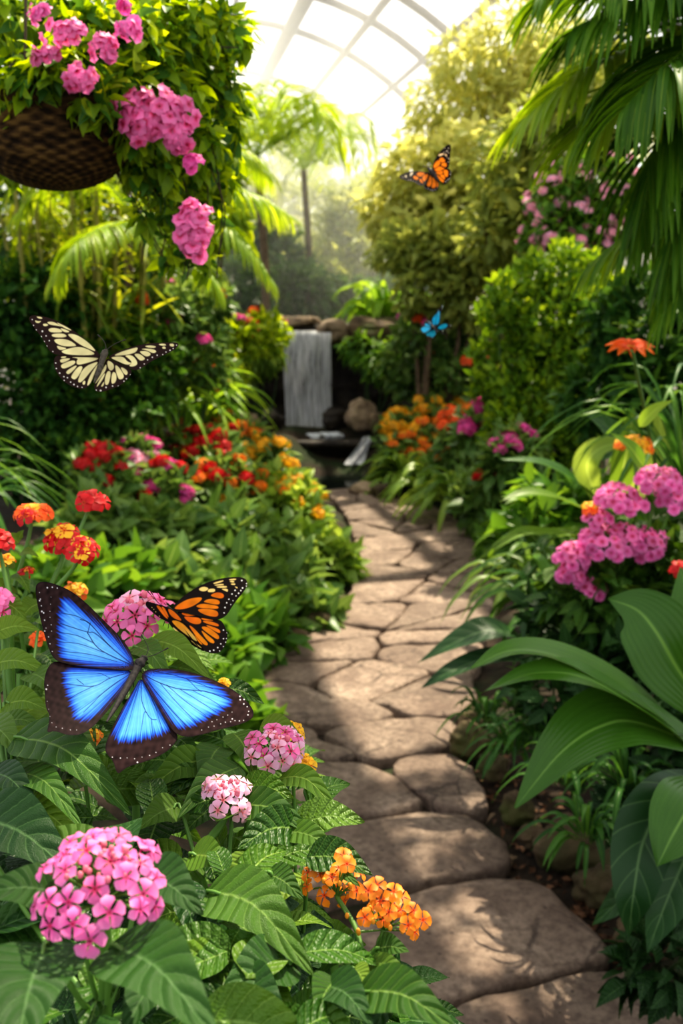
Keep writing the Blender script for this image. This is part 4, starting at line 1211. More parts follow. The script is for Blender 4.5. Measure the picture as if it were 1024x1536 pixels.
# ---- centre: pale pink heads
pB = root('pentas_plant', 'leafy plant with two pale pink flower heads below the blue butterfly', 'plant', at_ground(340, 1290, ZB - .1))
cB = P(330, 1300, .72) - UP * .05
hero_head(pB, 340, 1192, .76, 42, 22, 11, 18, ['pinklt', 'pinklt'], P(300, 1275, .74), stemr=.0026, nb=20, budr=.17, cone=.7)
hero_head(pB, 413, 1118, .86, 43, 27, 20, 16, ['pinklt', 'pink', 'pinklt'], P(375, 1185, .84), stemr=.0026, nb=12, budr=.2)
for b, t, w, mt, ar in (((310, 1338, .64), (472, 1465, .56), 110, 'hero', .16), ((285, 1283, .7), (346, 1302, .68), 62, 'herolt', .1), ((350, 1210, .77), (470, 1250, .72), 62, 'hero', .12),
                        ((425, 1247, .73), (514, 1290, .69), 46, 'hero', .12), ((418, 1168, .84), (515, 1232, .78), 44, 'herolt', .2), ((310, 1138, .86), (215, 1190, .82), 60, 'herolt', .1),
                        ((330, 1120, .9), (300, 1205, .8), 58, 'hero', .12), ((360, 1150, .84), (265, 1230, .76), 60, 'hero', .1), ((440, 1440, .58), (325, 1500, .53), 95, 'herodk', .1),
                        ((350, 1100, .92), (385, 1175, .84), 50, 'herolt', .12), ((270, 1210, .78), (205, 1245, .75), 55, 'hero', .1), ((400, 1310, .66), (455, 1350, .64), 50, 'hero', .1),
                        ((300, 1300, .7), (250, 1345, .67), 50, 'hero', .1), ((380, 1285, .7), (345, 1345, .66), 55, 'herolt', .1), ((330, 1080, .96), (260, 1110, .92), 50, 'herolt', .1), ((390, 1090, .94), (455, 1110, .9), 36, 'herolt', .15),
                        ((330, 1480, .56), (440, 1560, .5), 110, 'herodk', .1), ((480, 1300, .68), (540, 1330, .65), 36, 'hero', .1)):
    hleaf(pB, b, t, w, mt, ar, stem=cB if b[1] > 1190 else None)
stems(pB, [cB, P(300, 1275, .74), P(375, 1185, .84), P(395, 1262, .72)], .0035)
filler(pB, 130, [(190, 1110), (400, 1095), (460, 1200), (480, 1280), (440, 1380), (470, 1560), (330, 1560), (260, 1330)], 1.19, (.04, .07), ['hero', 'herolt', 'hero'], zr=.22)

# ---- behind the blue butterfly
pC = root('pentas_plant', 'plant with a bright pink head that the orange butterfly sits on', 'plant', at_ground(215, 1000, ZB))
cC = P(200, 985, 1.0)
hero_head(pC, 205, 918, 1.04, 50, 30, 18, 19, ['pink', 'pink', 'pinklt'], cC, stemr=.003, nb=14, budr=.2)
for b, t, w, mt in (((225, 960, 1.0), (318, 1022, .94), 48, 'herolt'), ((200, 970, 1.0), (260, 1030, .92), 45, 'hero'), ((190, 970, 1.02), (130, 940, 1.05), 40, 'hero'), ((215, 985, .98), (170, 1040, .9), 50, 'hero'), ((255, 1000, .98), (340, 1050, .93), 42, 'hero'), ((205, 950, 1.05), (245, 945, 1.1), 34, 'herolt')):
    hleaf(pC, b, t, w, mt, .12, stem=cC)
stems(pC, [cC], .004)
filler(pC, 46, [(120, 960), (290, 960), (345, 1040), (330, 1100), (190, 1110)], 1.2, (.04, .07), ['hero', 'herolt'], zr=.2)

# ---- left edge leafy plant
pD = root('leafy_plant', 'broad-leaved plant at the left edge under the blue butterfly wing', 'plant', at_ground(20, 1110, ZB))
cD = P(10, 1140, .84) - UP * .04
for b, t, w, mt in (((20, 1108, .82), (198, 1224, .72), 88, 'hero'), ((25, 1158, .78), (128, 1250, .7), 52, 'hero'), ((-20, 1000, 1.0), (78, 1012, .97), 46, 'herolt'), ((5, 1058, .92), (74, 1066, .9), 52, 'herolt'), ((-10, 950, 1.05), (60, 945, 1.06), 42, 'herolt'),
                    ((0, 1085, .88), (70, 1095, .86), 34, 'hero'), ((40, 1010, .98), (95, 1060, .92), 44, 'hero'), ((-25, 1090, .86), (35, 1140, .8), 60, 'hero'), ((-20, 1160, .78), (60, 1220, .72), 60, 'herodk'), ((90, 1100, .88), (150, 1150, .82), 50, 'hero'), ((60, 925, 1.1), (110, 960, 1.06), 38, 'herolt'), ((0, 905, 1.12), (40, 930, 1.1), 40, 'herolt')):
    hleaf(pD, b, t, w, mt, .13, stem=cD)
stems(pD, [cD, P(30, 1010, .98), P(5, 930, 1.08)], .004)
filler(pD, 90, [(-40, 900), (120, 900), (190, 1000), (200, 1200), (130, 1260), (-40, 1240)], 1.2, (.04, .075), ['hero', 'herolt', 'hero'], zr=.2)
hero_head(pD, -6, 905, 1.1, 20, 22, 8, 18, ['pink'], P(-5, 940, 1.1), stemr=.002, nb=4)

# ---- orange flowers at the bottom centre
pE = root('lantana_plant', 'plant with loose golden-orange flowers leaning over the path at the bottom', 'plant', at_ground(520, 1500, 1.05))
cE = P(545, 1440, .62)
oE = np.array(pE.location)
for hub, pts in (((505, 1345, .66), [(462, 1308), (480, 1312), (497, 1316), (508, 1302), (520, 1296), (486, 1343), (515, 1352), (523, 1330), (535, 1336), (540, 1310), (505, 1330), (460, 1330), (515, 1284)]),
                 ((575, 1395, .63), [(547, 1376), (552, 1336), (570, 1352), (583, 1368), (565, 1328), (590, 1338), (602, 1345), (612, 1388), (622, 1398), (634, 1380), (600, 1365), (575, 1378), (588, 1352), (620, 1366), (560, 1360)])):
    g = Geo(); hb = P(*hub)
    it = []
    for x, y in pts:
        Y = hub[2] + RNG.uniform(-.02, .02); p = P(x, y, Y)
        z = nrm(nrm(p - hb) * .9 + np.array([RNG.uniform(-.25, .25), -.65, .45])); it.append((p, z))
        g.tube(spline([hb, (hb + p) / 2 + UP * .003, p - z * .006], 6), .0007, 4, .5, 0)
    for i in range(10):
        p = hb + nrm(RNG.normal(size=3) + UP) * .018; v, q = CS6
        g.raw(p + v * np.array([.0016, .0016, .0024]), q, None, .5, 1); g.tube([hb, p], .0006, 4, .5, 0)
    g.tube(spline([hb, (hb + cE) / 2 + [.004, 0, 0], cE], 8), .002, 6, .5, 0)
    h = g.build('flower_head', [M['stem'], M['budy']], pE)
    for p, z in it: place(floret_mesh('orange', int(RNG.integers(3))), 'floret', h, p - oE, q_to(z), 15 * mpp(p) * RNG.uniform(.85, 1.15))
for b, t, w, mt in (((535, 1488, .54), (690, 1550, .48), 92, 'hero'), ((548, 1446, .6), (622, 1470, .57), 34, 'hero'), ((526, 1450, .58), (557, 1494, .55), 38, 'herolt'), ((562, 1424, .61), (614, 1428, .6), 44, 'hero'), ((520, 1420, .6), (480, 1460, .58), 46, 'hero'),
                    ((500, 1420, .64), (465, 1445, .63), 44, 'herodk'), ((505, 1470, .56), (470, 1530, .52), 60, 'hero'), ((590, 1490, .55), (560, 1560, .5), 60, 'herodk'), ((540, 1425, .66), (505, 1415, .66), 36, 'herodk'), ((480, 1480, .56), (560, 1540, .5), 80, 'herodk')):
    hleaf(pE, b, t, w, mt, .12, stem=cE)
stems(pE, [cE, P(500, 1420, .62)], .003)
filler(pE, 60, [(430, 1440), (560, 1450), (620, 1490), (670, 1560), (430, 1560)], 1.05, (.035, .06), ['hero', 'herodk'], zr=.2)

# ---- red and yellow lantana on the left
pR = root('lantana_plant', 'plant with red and yellow flower heads on tall stems at the left edge', 'plant', at_ground(20, 960, 1.1))
hub = P(20, 925, 1.22)
for (x, y, Y), rx, ry, n, fr, keys, tl, to in (
    ((48, 768, 1.3), 28, 9, 22, 12, ['red', 'oranged', 'yellow'], (.1, -.1, 1), (22, 880, 1.26)), ((137, 752, 1.38), 19, 8, 14, 12, ['red', 'red'], (.35, -.35, 1), (62, 905, 1.28)),
    ((92, 805, 1.28), 24, 14, 18, 12, ['red', 'red', 'yellow'], (-.1, -.5, 1), (62, 905, 1.25)), ((124, 823, 1.24), 19, 14, 16, 12, ['red', 'red', 'yellow'], (.35, -.6, .9), (62, 905, 1.22)),
    ((-4, 812, 1.22), 18, 20, 14, 13, ['red', 'red'], (0, -.4, 1), (15, 900, 1.2)), ((112, 884, 1.3), 16, 8, 10, 11, ['oranged', 'yellow'], (.2, -.3, 1), (75, 925, 1.26)),
    ((40, 860, 1.26), 9, 9, 7, 9, ['oranged', 'red'], (0, -.3, 1), (25, 915, 1.24)), ((58, 960, 1.18), 8, 7, 6, 9, ['oranged'], (0, -.3, 1), (40, 985, 1.15)), ((8, 840, 1.24), 10, 8, 7, 10, ['oranged', 'yellow'], (0, -.3, 1), (15, 900, 1.22))):
    hero_head(pR, x, y, Y, rx, ry * 1.1, max(5, int(n * .75)), fr * 1.25, keys, P(*to), 'budy', tl, .5, True, .0022, 6, .16)
stems(pR, [P(22, 880, 1.26), P(62, 905, 1.26), P(15, 900, 1.2), P(75, 925, 1.26)], .003)
for b, t, w in (((28, 815, 1.28), (8, 800, 1.28), 20), ((30, 830, 1.27), (58, 835, 1.25), 18), ((22, 845, 1.26), (-8, 850, 1.24), 28), ((20, 880, 1.25), (-12, 895, 1.22), 36), ((62, 895, 1.24), (98, 900, 1.2), 30), ((60, 905, 1.24), (30, 930, 1.2), 40), ((28, 808, 1.28), (36, 795, 1.28), 12), ((24, 860, 1.26), (45, 890, 1.22), 26), ((70, 915, 1.24), (105, 935, 1.2), 34)):
    hleaf(pR, b, t, w, 'herolt', .1, quilt=.012, nu=6, nv=14)
filler(pR, 34, [(-40, 850), (50, 860), (110, 900), (90, 960), (-40, 960)], 1.18, (.035, .06), ['hero', 'herolt'], zr=.14)

# ---- little golden flowers behind the pale heads, and under the blue wing
pY = root('lantana_plant', 'small golden-flowered plant behind the pale pink heads beside the path', 'plant', at_ground(440, 1120, 1.1))
for (x, y, Y), rx, ry, n, to in (((432, 1098, .95), 22, 9, 14, (425, 1150, .92)), ((458, 1142, .92), 9, 7, 6, (440, 1170, .9)), ((335, 1026, 1.05), 7, 6, 5, (330, 1060, 1.02)), ((480, 1238, .8), 8, 8, 5, (465, 1260, .78))):
    hero_head(pY, x, y, Y, rx, ry, n, 10, ['yellow', 'yellow'], P(*to), 'budy', (0, -.3, 1), .8, True, .0015, 4, .16)
stems(pY, [P(425, 1150, .92), P(440, 1170, .9), P(330, 1060, 1.02), P(465, 1260, .78)], .0018)
filler(pY, 26, [(400, 1100), (450, 1130), (480, 1180), (420, 1180)], 1.05, (.03, .05), ['hero', 'herolt'], zr=.12)
pU = root('lantana_plant', 'small yellow-orange flowers showing under the blue butterfly between its hind wings', 'plant', at_ground(135, 1105, 1.15))
hero_head(pU, 133, 1106, .88, 16, 12, 11, 12, ['orange', 'yellow'], P(125, 1150, .86), 'budy', (0, -.4, 1), .9, True, .0018, 4, .16)
stems(pU, [P(125, 1150, .86)], .0018)

# lower foliage of the near plants, down to the soil
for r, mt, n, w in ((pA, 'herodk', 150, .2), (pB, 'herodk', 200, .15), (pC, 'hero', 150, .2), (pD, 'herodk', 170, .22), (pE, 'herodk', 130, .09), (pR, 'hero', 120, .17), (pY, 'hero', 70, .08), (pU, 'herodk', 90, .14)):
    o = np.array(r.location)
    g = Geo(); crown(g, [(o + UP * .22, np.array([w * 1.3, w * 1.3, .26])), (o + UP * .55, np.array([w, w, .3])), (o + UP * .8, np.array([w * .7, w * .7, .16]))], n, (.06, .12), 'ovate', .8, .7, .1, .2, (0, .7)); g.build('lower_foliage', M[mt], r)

# ------------------------------------------------------------------ hanging basket
bc = P(80, 168, 2.05); bs = mpp(bc); br = 128 * bs
hb = root('hanging_basket', 'round woven basket hanging at the upper left, overgrown by a flowering vine', 'basket', (bc[0], bc[1], bc[2] - .9 * br))
g = Geo(); V, U = [], []
for j in range(25):
    v = j / 24; a = v * math.pi * .5
    for i in range(73):
        th = 2 * math.pi * i / 72; r = br * (math.sin(a) ** .9 + .004)
        wv = 1 + .03 * math.sin(th * 18 + (math.pi if j % 2 else 0)) + .02 * mnoise.noise(Vector((math.cos(th) * 3, math.sin(th) * 3, v * 6)))
        V.append(bc + np.array([r * wv * math.cos(th), r * wv * math.sin(th), -br * .88 * math.cos(a)])); U.append((i / 72, v))
g.raw(V, grid_q(72, 24), U, .5); g.build('bowl', M['basket'], hb)
th = np.linspace(0, 2 * np.pi, 41)
g = Geo(); g.tube(bc + np.stack([br * 1.0 * np.cos(th), br * 1.0 * np.sin(th), 0 * th], -1), .012, 7, .5); g.build('rim', M['basket'], hb)
g = Geo(); rock_geo(g, bc - UP * .04, (br * .93, br * .93, .05), 3, .1, 0, 0, CS10); g.build('potting_soil', M['soil'], hb)
for k in range(3):
    a = k * 2.094 + .5
    g = Geo(); g.tube([bc + np.array([br * math.cos(a), br * math.sin(a), 0]), bc + UP * .75], .003, 5); g.build('hanging_wire', M['twig'], hb)
g = Geo(); g.tube([bc + UP * .75, np.array([bc[0], bc[1], 1.6 + math.sqrt(25 - (bc[0] * .983 + bc[1] * .184 - 1.396) ** 2) - .03])], .004, 5); g.build('hanging_chain', M['twig'], hb)

vn = root('flowering_vine', 'pink-flowering vine spilling over and around the hanging basket', 'vine', tuple(bc - UP * .02))
vb = blobs_px([(60, 40, 2.05, 120, 55), (170, 60, 2.0, 80, 65), (250, 40, 2.1, 70, 60), (320, 40, 2.2, 45, 40), (300, 110, 2.2, 55, 50), (235, 130, 2.05, 65, 55), (330, 190, 2.25, 32, 40), (270, 210, 2.15, 60, 50), (225, 250, 2.1, 45, 45), (310, 270, 2.25, 38, 34), (265, 300, 2.2, 42, 40), (280, 360, 2.2, 30, 30), (180, 130, 1.95, 40, 40), (90, 95, 1.9, 60, 26), (10, 105, 1.95, 40, 30), (60, 120, 1.88, 45, 18), (140, 155, 1.9, 35, 26), (200, 190, 1.98, 34, 40), (20, 140, 1.9, 30, 20), (20, 245, 2.2, 30, 24), (350, 60, 2.3, 25, 25), (362, 30, 2.3, 16, 14), (352, 150, 2.3, 18, 16), (340, 235, 2.3, 18, 16), (322, 320, 2.3, 16, 18), (300, 395, 2.25, 14, 18), (255, 390, 2.2, 14, 18), (375, 50, 2.32, 12, 10), (335, 130, 2.25, 26, 20), (215, 320, 2.15, 20, 24)], .6)
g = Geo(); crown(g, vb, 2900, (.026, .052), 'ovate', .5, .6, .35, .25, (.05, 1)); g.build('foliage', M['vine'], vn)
g = Geo(); crown(g, vb, 1300, (.026, .05), 'ovate', .5, .6, .3, .1, (0, .7)); g.build('shaded_foliage', M['shrub'], vn)  # darker leaf set: the vine's inner shade is put into its colour
g = Geo()
for c, r in vb:
    for _ in range(3):
        t = c + RNG.uniform(-.9, .9, 3) * r
        g.tube(spline([bc + RNG.uniform(-.06, .06, 3), (bc + t) / 2 + UP * .06, t], 10), np.linspace(.004, .0012, 10), 5, .5)
for i in range(9):
    x = RNG.uniform(190, 330); a = P(x, 230 + RNG.uniform(-60, 60), 2.15); b = P(x + RNG.uniform(-10, 25), RNG.uniform(330, 420), 2.2)
    g.tube(spline([a, (a + b) / 2 + [.02, 0, 0], b], 10), .0013, 4, .5)
g.build('stem', M['twig'], vn)
oV = np.array(vn.location)
for cx, cy, rx, ry, n, key, fr in ((235, 175, 62, 42, 46, 'pink', 15), (212, 158, 40, 22, 16, 'pink', 13), (262, 200, 32, 26, 18, 'pink', 14), (290, 345, 30, 42, 34, 'pink', 14), (120, 118, 22, 26, 12, 'pink', 13), (155, 70, 22, 20, 12, 'pink', 13), (95, 50, 38, 20, 16, 'pink', 12), (75, 80, 14, 10, 6, 'pink', 12), (190, 45, 22, 14, 8, 'magenta', 12), (65, 20, 26, 12, 8, 'magenta', 11), (288, 243, 14, 12, 6, 'pinkdp', 11), (55, 85, 10, 10, 4, 'pink', 11), (185, 5, 10, 8, 4, 'pinkdp', 11)):
    Y = 1.92 if cx > 200 else 1.84; c = P(cx, cy, Y); s = mpp(c)
    g = Geo(); it = []
    for i in range(n):
        e = rnd(1)[0]; e[1] = -abs(e[1]) * .8
        p = c + e * np.array([rx, rx * .5, ry]) * s * RNG.uniform(.55, 1.05)
        z = nrm(e + np.array([0, -.5, .2]) + RNG.normal(size=3) * .3)
        x = nrm(np.cross(z, RNG.normal(size=3)))
        g.many(FLO[int(RNG.integers(3))], np.stack([x, np.cross(z, x), z], -1)[None], p[None], np.array([fr * s]), np.array([RNG.random()]), 1)
        g.tube([c + UP * .01, p - z * fr * s * .5], .0008, 4, .5, 0)
    g.build('flower_cluster', [M['stem'], M[key]], vn)

# ------------------------------------------------------------------ big palm at upper right
pc = P(1150, 120, 2.9)
bp = root('areca_palm', 'large palm at the upper right with long drooping fronds', 'palm', (pc[0], pc[1], gh(pc[0], pc[1])))
b = np.array(bp.location)
g = Geo(); g.tube(spline([b, (b + pc) / 2 + [.04, 0, 0], pc], 12), np.linspace(.07, .045, 12), 8); g.build('trunk', M['bark'], bp)
for pp, lf, n, tn, *pm in (
    ([(1150, 120, 2.9), (1040, 60, 2.7), (900, 95, 2.55), (775, 190, 2.5)], .30, 52, (.1, .9), 'palmlt'),  # this frond and the next: lighter leaflet colour paints in the sunlight
    ([(1150, 120, 2.9), (1060, 110, 2.6), (960, 140, 2.45), (860, 215, 2.4)], .32, 52, (.4, 1)),
    ([(1150, 120, 2.9), (1060, -20, 2.7), (940, -60, 2.6), (815, -10, 2.55)], .34, 54, (.1, .8)),
    ([(1150, 120, 2.9), (1080, 30, 2.5), (980, 5, 2.35), (870, 40, 2.3)], .34, 54, (0, .6)),
    ([(1150, 120, 2.9), (1060, 160, 2.5), (990, 200, 2.4), (958, 350, 2.4)], .30, 50, (0, .6)),
    ([(1150, 120, 2.9), (1100, 240, 2.7), (1000, 310, 2.65), (885, 400, 2.7)], .28, 50, (.1, .8)),
    ([(1150, 120, 2.9), (1120, 200, 2.6), (1060, 330, 2.5), (990, 470, 2.5)], .28, 46, (0, .6)),
    ([(1150, 120, 2.9), (1080, 60, 2.3), (1010, 90, 2.15), (930, 170, 2.1)], .3, 50, (0, .5)),
    ([(1150, 120, 2.9), (1090, 200, 2.5), (1030, 270, 2.4), (1000, 420, 2.4)], .27, 46, (0, .5)),
    ([(1150, 120, 2.9), (1080, -90, 2.5), (1000, -60, 2.3), (900, -30, 2.2)], .34, 50, (0, .7)),
    ([(1150, 120, 2.9), (1200, -60, 3.1), (1100, -190, 3.3), (900, -190, 3.5)], .36, 50, (.1, .8)),
    ([(1150, 120, 2.9), (1220, 40, 3.0), (1330, 40, 3.0), (1450, 160, 3.0)], .36, 50, (.1, .8))):
    frond(bp, [P(*q) for q in pp], lf, n, .3 if pm or tn[0] > .3 else .42, (pm or ['palm'])[0], .075, .009, .85, tn, .55)

# ------------------------------------------------------------------ right bank, near part
rosette('strappy_plant', 'tall arching grassy plant at the right edge below the palm', 'plant', 1030, 740, 3.6, 50, (.5, .9), (.014, .024), 'grass', 'strap', (.2, 1.0), .55, one=True)
def broad(name, label, crownpx, leaves, mat, z0=None, cat='plant', nu=10, nv=26, wave=.03, fold=.12):
    c = P(*crownpx)
    r = root(name, label, cat, (c[0], c[1], gh(c[0], c[1])))
    o = np.array(r.location)
    for pts, w, hint, mt in leaves:
        W = [P(*q) for q in pts]; s = mpp(W[len(W) // 2])
        tc = nrm(CAM - W[len(W) // 2])
        hv = nrm(tc * hint[0] + UP * hint[1] + np.array([hint[2], 0, 0]))
        g = Geo()
        k0 = W[0]
        ribbon(g, W, w * s, hv, 'lance', nu, nv, fold, wave, 0, 8, RNG.uniform(.2, .9), 0)
        g.tube(spline([o + RNG.uniform(-.03, .03, 3) * [1, 1, 0], (o + k0) / 2 + (k0 - o) * [.15, .15, 0], k0, W[0] * .6 + W[1] * .4], 10), np.linspace(.005, .003, 10), 6, .6, 1)
        g.build('leaf', [M[mt or mat], M['stemdk']], r)
    return r
broad('broad_leaf_plant', 'large glossy broad-leaved plant reaching over the path from the right', (1080, 1180, 1.95), [
    ([(1075, 1130, 1.95), (960, 1085, 1.85), (900, 1090, 1.8), (840, 1130, 1.75), (772, 1212, 1.7)], 122, (.7, .8, 0), None),
    ([(1040, 1120, 1.95), (960, 1050, 1.9), (850, 990, 1.85), (770, 975, 1.8), (706, 1002, 1.75)], 72, (.4, 1, 0), None),
    ([(1040, 1125, 1.9), (970, 1070, 1.85), (880, 1018, 1.8), (800, 1010, 1.78), (720, 1040, 1.75)], 66, (.35, 1, 0), None),
    ([(1075, 1085, 2.0), (1020, 1010, 1.95), (985, 950, 1.95), (955, 915, 1.98), (912, 898, 2.0)], 118, (.8, .6, -.2), None),
    ([(1050, 1160, 1.9), (1000, 1200, 1.75), (965, 1260, 1.7), (950, 1340, 1.65), (943, 1405, 1.65)], 95, (1, .25, .1), 'broaddk'),
    ([(1060, 1170, 1.85), (1040, 1200, 1.7), (1010, 1250, 1.65), (985, 1300, 1.62)], 105, (1, .3, 0), None),
    ([(1060, 1200, 1.85), (1030, 1280, 1.7), (1000, 1350, 1.65), (970, 1430, 1.62)], 85, (1, .2, .1), 'broaddk'),
    ([(1030, 1240, 1.8), (980, 1300, 1.72), (930, 1350, 1.7), (888, 1388, 1.7)], 50, (.8, .5, 0), 'broaddk'),
    ([(1090, 1060, 2.1), (1070, 980, 2.1), (1040, 920, 2.1), (1020, 850, 2.15)], 100, (.9, .4, 0), None)], 'broad')
broad('dark_leaf_plant', 'plant with dark ribbed leaves hanging over the path edge behind the large glossy leaves', (840, 1010, 3.25), [
    ([(790, 960, 3.20), (740, 945, 3.15), (690, 960, 3.13), (625, 995, 3.10)], 52, (.4, .9, 0), 'broaddk'),
    ([(800, 990, 3.15), (740, 985, 3.10), (680, 1005, 3.05), (632, 1032, 3.03)], 40, (.4, .9, 0), 'broaddk'),
    ([(925, 915, 3.20), (905, 935, 3.15), (885, 965, 3.13), (872, 995, 3.11)], 62, (.9, .4, 0), 'broaddk'),
    ([(830, 975, 3.15), (800, 1000, 3.10), (770, 1030, 3.05), (740, 1050, 3.05)], 36, (.5, .8, 0), 'broaddk'),
    ([(880, 960, 3.15), (850, 940, 3.15), (820, 945, 3.11), (800, 965, 3.10)], 40, (.6, .7, 0), 'broaddk'),
    ([(940, 930, 3.15), (965, 950, 3.05), (985, 985, 3.00), (995, 1020, 2.95)], 56, (.9, .4, 0), 'broaddk')], 'broaddk')
broad('broad_leaf_plant', 'bright upright broad-leaved plant below the orange star flower', (860, 770, 4.0), [
    ([(905, 760, 4), (860, 720, 3.9), (810, 695, 3.85), (748, 688, 3.8)], 40, (.35, .9, 0), 'broad'),
    ([(900, 690, 4.2), (930, 665, 4.1), (905, 635, 4.1), (868, 612, 4.1)], 36, (.8, .6, 0), 'broaddk'),
    ([(890, 770, 4), (830, 745, 3.9), (790, 740, 3.85), (750, 752, 3.8)], 30, (.3, .9, 0), 'bedlt'),
    ([(890, 790, 3.9), (830, 800, 3.8), (780, 800, 3.75), (735, 830, 3.7)], 30, (.3, .9, 0), 'bedlt'),
    ([(900, 760, 4), (880, 700, 3.9), (905, 670, 3.85), (945, 668, 3.8)], 44, (.8, .5, 0), 'bedlt'),
    ([(920, 770, 4), (935, 700, 3.9), (945, 650, 3.9), (950, 610, 3.9)], 40, (1, .2, 0), 'bedlt'),
    ([(930, 770, 4), (975, 710, 3.9), (990, 650, 3.9), (985, 600, 3.9)], 36, (1, .2, 0), 'bedlt')], 'broad')
SG = 'strappy green plants along the right path edge'
for px, py, Y, n, lab, mt in ((835, 850, 4.6, 44, 'strappy green plant above the pink heads beside the path', 'bedlt'), (800, 890, 4.2, 36, 'strappy plant on the path edge left of the pink heads', 'bed'), (845, 905, 3.7, 40, 'strappy plant under the lowest pink heads', 'bed'), (830, 965, 3.4, 34, 'shaded strappy plant above the dark ribbed leaves', 'grass')):
    rosette('strappy_plant', lab, 'plant', px, py, Y, n, (.3, .55), (.028, .05), mt, 'lance', (.15, 1.25), .55, group=SG, one=True)
LW = 'low grassy tufts on the dark soil at right'
for px, py, Y, n, lab in ((770, 1130, 2.75, 40, 'low grassy tuft behind the mossy rocks on the right'), (810, 1110, 2.7, 36, 'dark grassy tuft under the long arching glossy leaves'), (850, 1180, 2.4, 36, 'grassy tuft under the wide glossy leaf'), (880, 1260, 2.1, 36, 'grassy tuft above the big mossy rock'), (940, 1180, 2.2, 40, 'dark tuft in the shade of the large glossy plant'), (730, 1080, 3.05, 30, 'grassy tuft by the upper mossy rocks')):
    rosette('grass_tuft', lab, 'grass', px, py, Y, n, (.10, .2), (.010, .018), 'grass', 'lance', (.2, 1.3), .6, group=LW, one=True, tint=(0, .6))
plant('ground_cover', 'dark leafy ground cover beneath the pink heads on the right', 'plant', 900, 3.0, [(860, 930, 3.0, 80, 50), (950, 900, 2.9, 90, 60), (990, 1000, 2.6, 80, 60), (900, 1000, 2.7, 70, 40), (830, 1040, 2.7, 60, 30)], 'herodk', 1100, (.05, .09))
plant('ground_cover', 'deep shaded foliage at the right edge under the large glossy plant', 'plant', 1000, 2.2, [(1000, 1120, 2.3, 70, 60), (960, 1220, 2.2, 60, 50), (1020, 1330, 1.95, 60, 60), (990, 1450, 1.8, 60, 40)], 'herodk', 700, (.04, .08), tint=(0, .5))

pP = root('pentas_plant', 'bush with clustered bright pink heads on the right bank', 'plant', at_ground(930, 960, .4))
oP = np.array(pP.location)
for x, y, rx, ry, n in ((928, 741, 30, 15, 18), (990, 716, 34, 16, 22), (1010, 742, 26, 18, 16), (950, 752, 22, 12, 10), (896, 774, 22, 10, 10), (912, 806, 40, 24, 30), (972, 810, 30, 16, 16), (862, 828, 26, 20, 20), (858, 858, 20, 14, 14), (888, 880, 18, 14, 12), (940, 800, 24, 16, 12), (965, 826, 20, 12, 9)):
    hero_head(pP, x, y, 2.75, rx, ry, n, 10.5, ['magenta', 'pink', 'pink'], P(900 + (x - 900) * .5, 900, 2.8), 'bud', (0, -.45, 1), .95, False, .0035, 6, .18)
stems(pP, [P(900 + dx, 900, 2.8) for dx in (-25, -5, 20, 45)], .005)
hero_head(pP, 886, 762, 2.75, 10, 6, 6, 9, ['oranged', 'yellow'], P(890, 900, 2.8), 'budy', (0, -.3, 1), .8, False, .002, 3, .16)
g = Geo(); crown(g, blobs_px([(900, 850, 2.85, 70, 40), (970, 800, 2.95, 60, 50), (930, 900, 2.8, 80, 50), (1010, 860, 2.8, 50, 60), (850, 900, 2.85, 40, 30)]), 620, (.05, .1), 'ovate', tint=(0, .9)); g.build('foliage', M['hero'], pP)

# orange star flower and flat golden umbel
pO = root('star_flower_plant', 'tall stem topped by a single orange star-shaped flower at the right', 'flower', at_ground(985, 900, .1))
oO = np.array(pO.location); fc = P(945, 524, 2.75); s = mpp(fc)
g = Geo(); g.tube(spline([oO, (oO + fc) / 2 + [.05, 0, 0], P(955, 560, 2.76), fc], 18), np.linspace(.007, .004, 18), 7); g.build('stem', M['stem'], pO)
g = Geo()
for k in range(11):
    a = k * 2 * math.pi / 11; d = np.array([math.cos(a), math.sin(a) * .8, .12 + .25 * math.sin(a)])
    pts = [fc, fc + d * 18 * s + UP * 5 * s, fc + d * 38 * s - UP * (2 + 4 * (math.sin(a) < 0)) * s]
    ribbon(g, pts, 17 * s, (0, -.5, 1), 'lance', 4, 8, .15, .03, 0, 8, RNG.random())
g.build('ray_petals', M['oranged'], pO)
g = Geo()
for i in range(18):
    e = nrm(RNG.normal(size=3) * [1, 1, .3] + UP); v, q = CS6
    g.raw(fc + e * np.array([7, 7, 6]) * s + v * 1.6 * s, q, None, .5)
g.build('flower_centre', M['budy'], pO)
for b, t, w in (((958, 640, 2.75), (1010, 600, 2.7), 26), ((965, 700, 2.8), (915, 650, 2.75), 28)):
    hleaf(pO, b, t, w, 'grasslt', .1, quilt=.005, nu=6, nv=14)
pZ = root('umbel_plant', 'slender plant with a flat golden-orange flower head above the pink heads', 'flower', at_ground(955, 900, .1))
hero_head(pZ, 953, 664, 2.9, 28, 8, 20, 9, ['orange', 'yellow', 'yellow'], P(955, 760, 2.9), 'budy', (0, -.25, 1), .8, False, .003, 8, .2)
stems(pZ, [P(955, 760, 2.9)], .004)
pK = root('lantana_plant', 'low plant with a dark red head at the right edge under the pink heads', 'plant', at_ground(1015, 960, .4))
hero_head(pK, 1020, 852, 2.5, 10, 14, 10, 9, ['red'], P(1015, 900, 2.5), 'budy', (0, -.4, 1), .9, False, .002, 3, .16)
stems(pK, [P(1015, 900, 2.5)], .003)

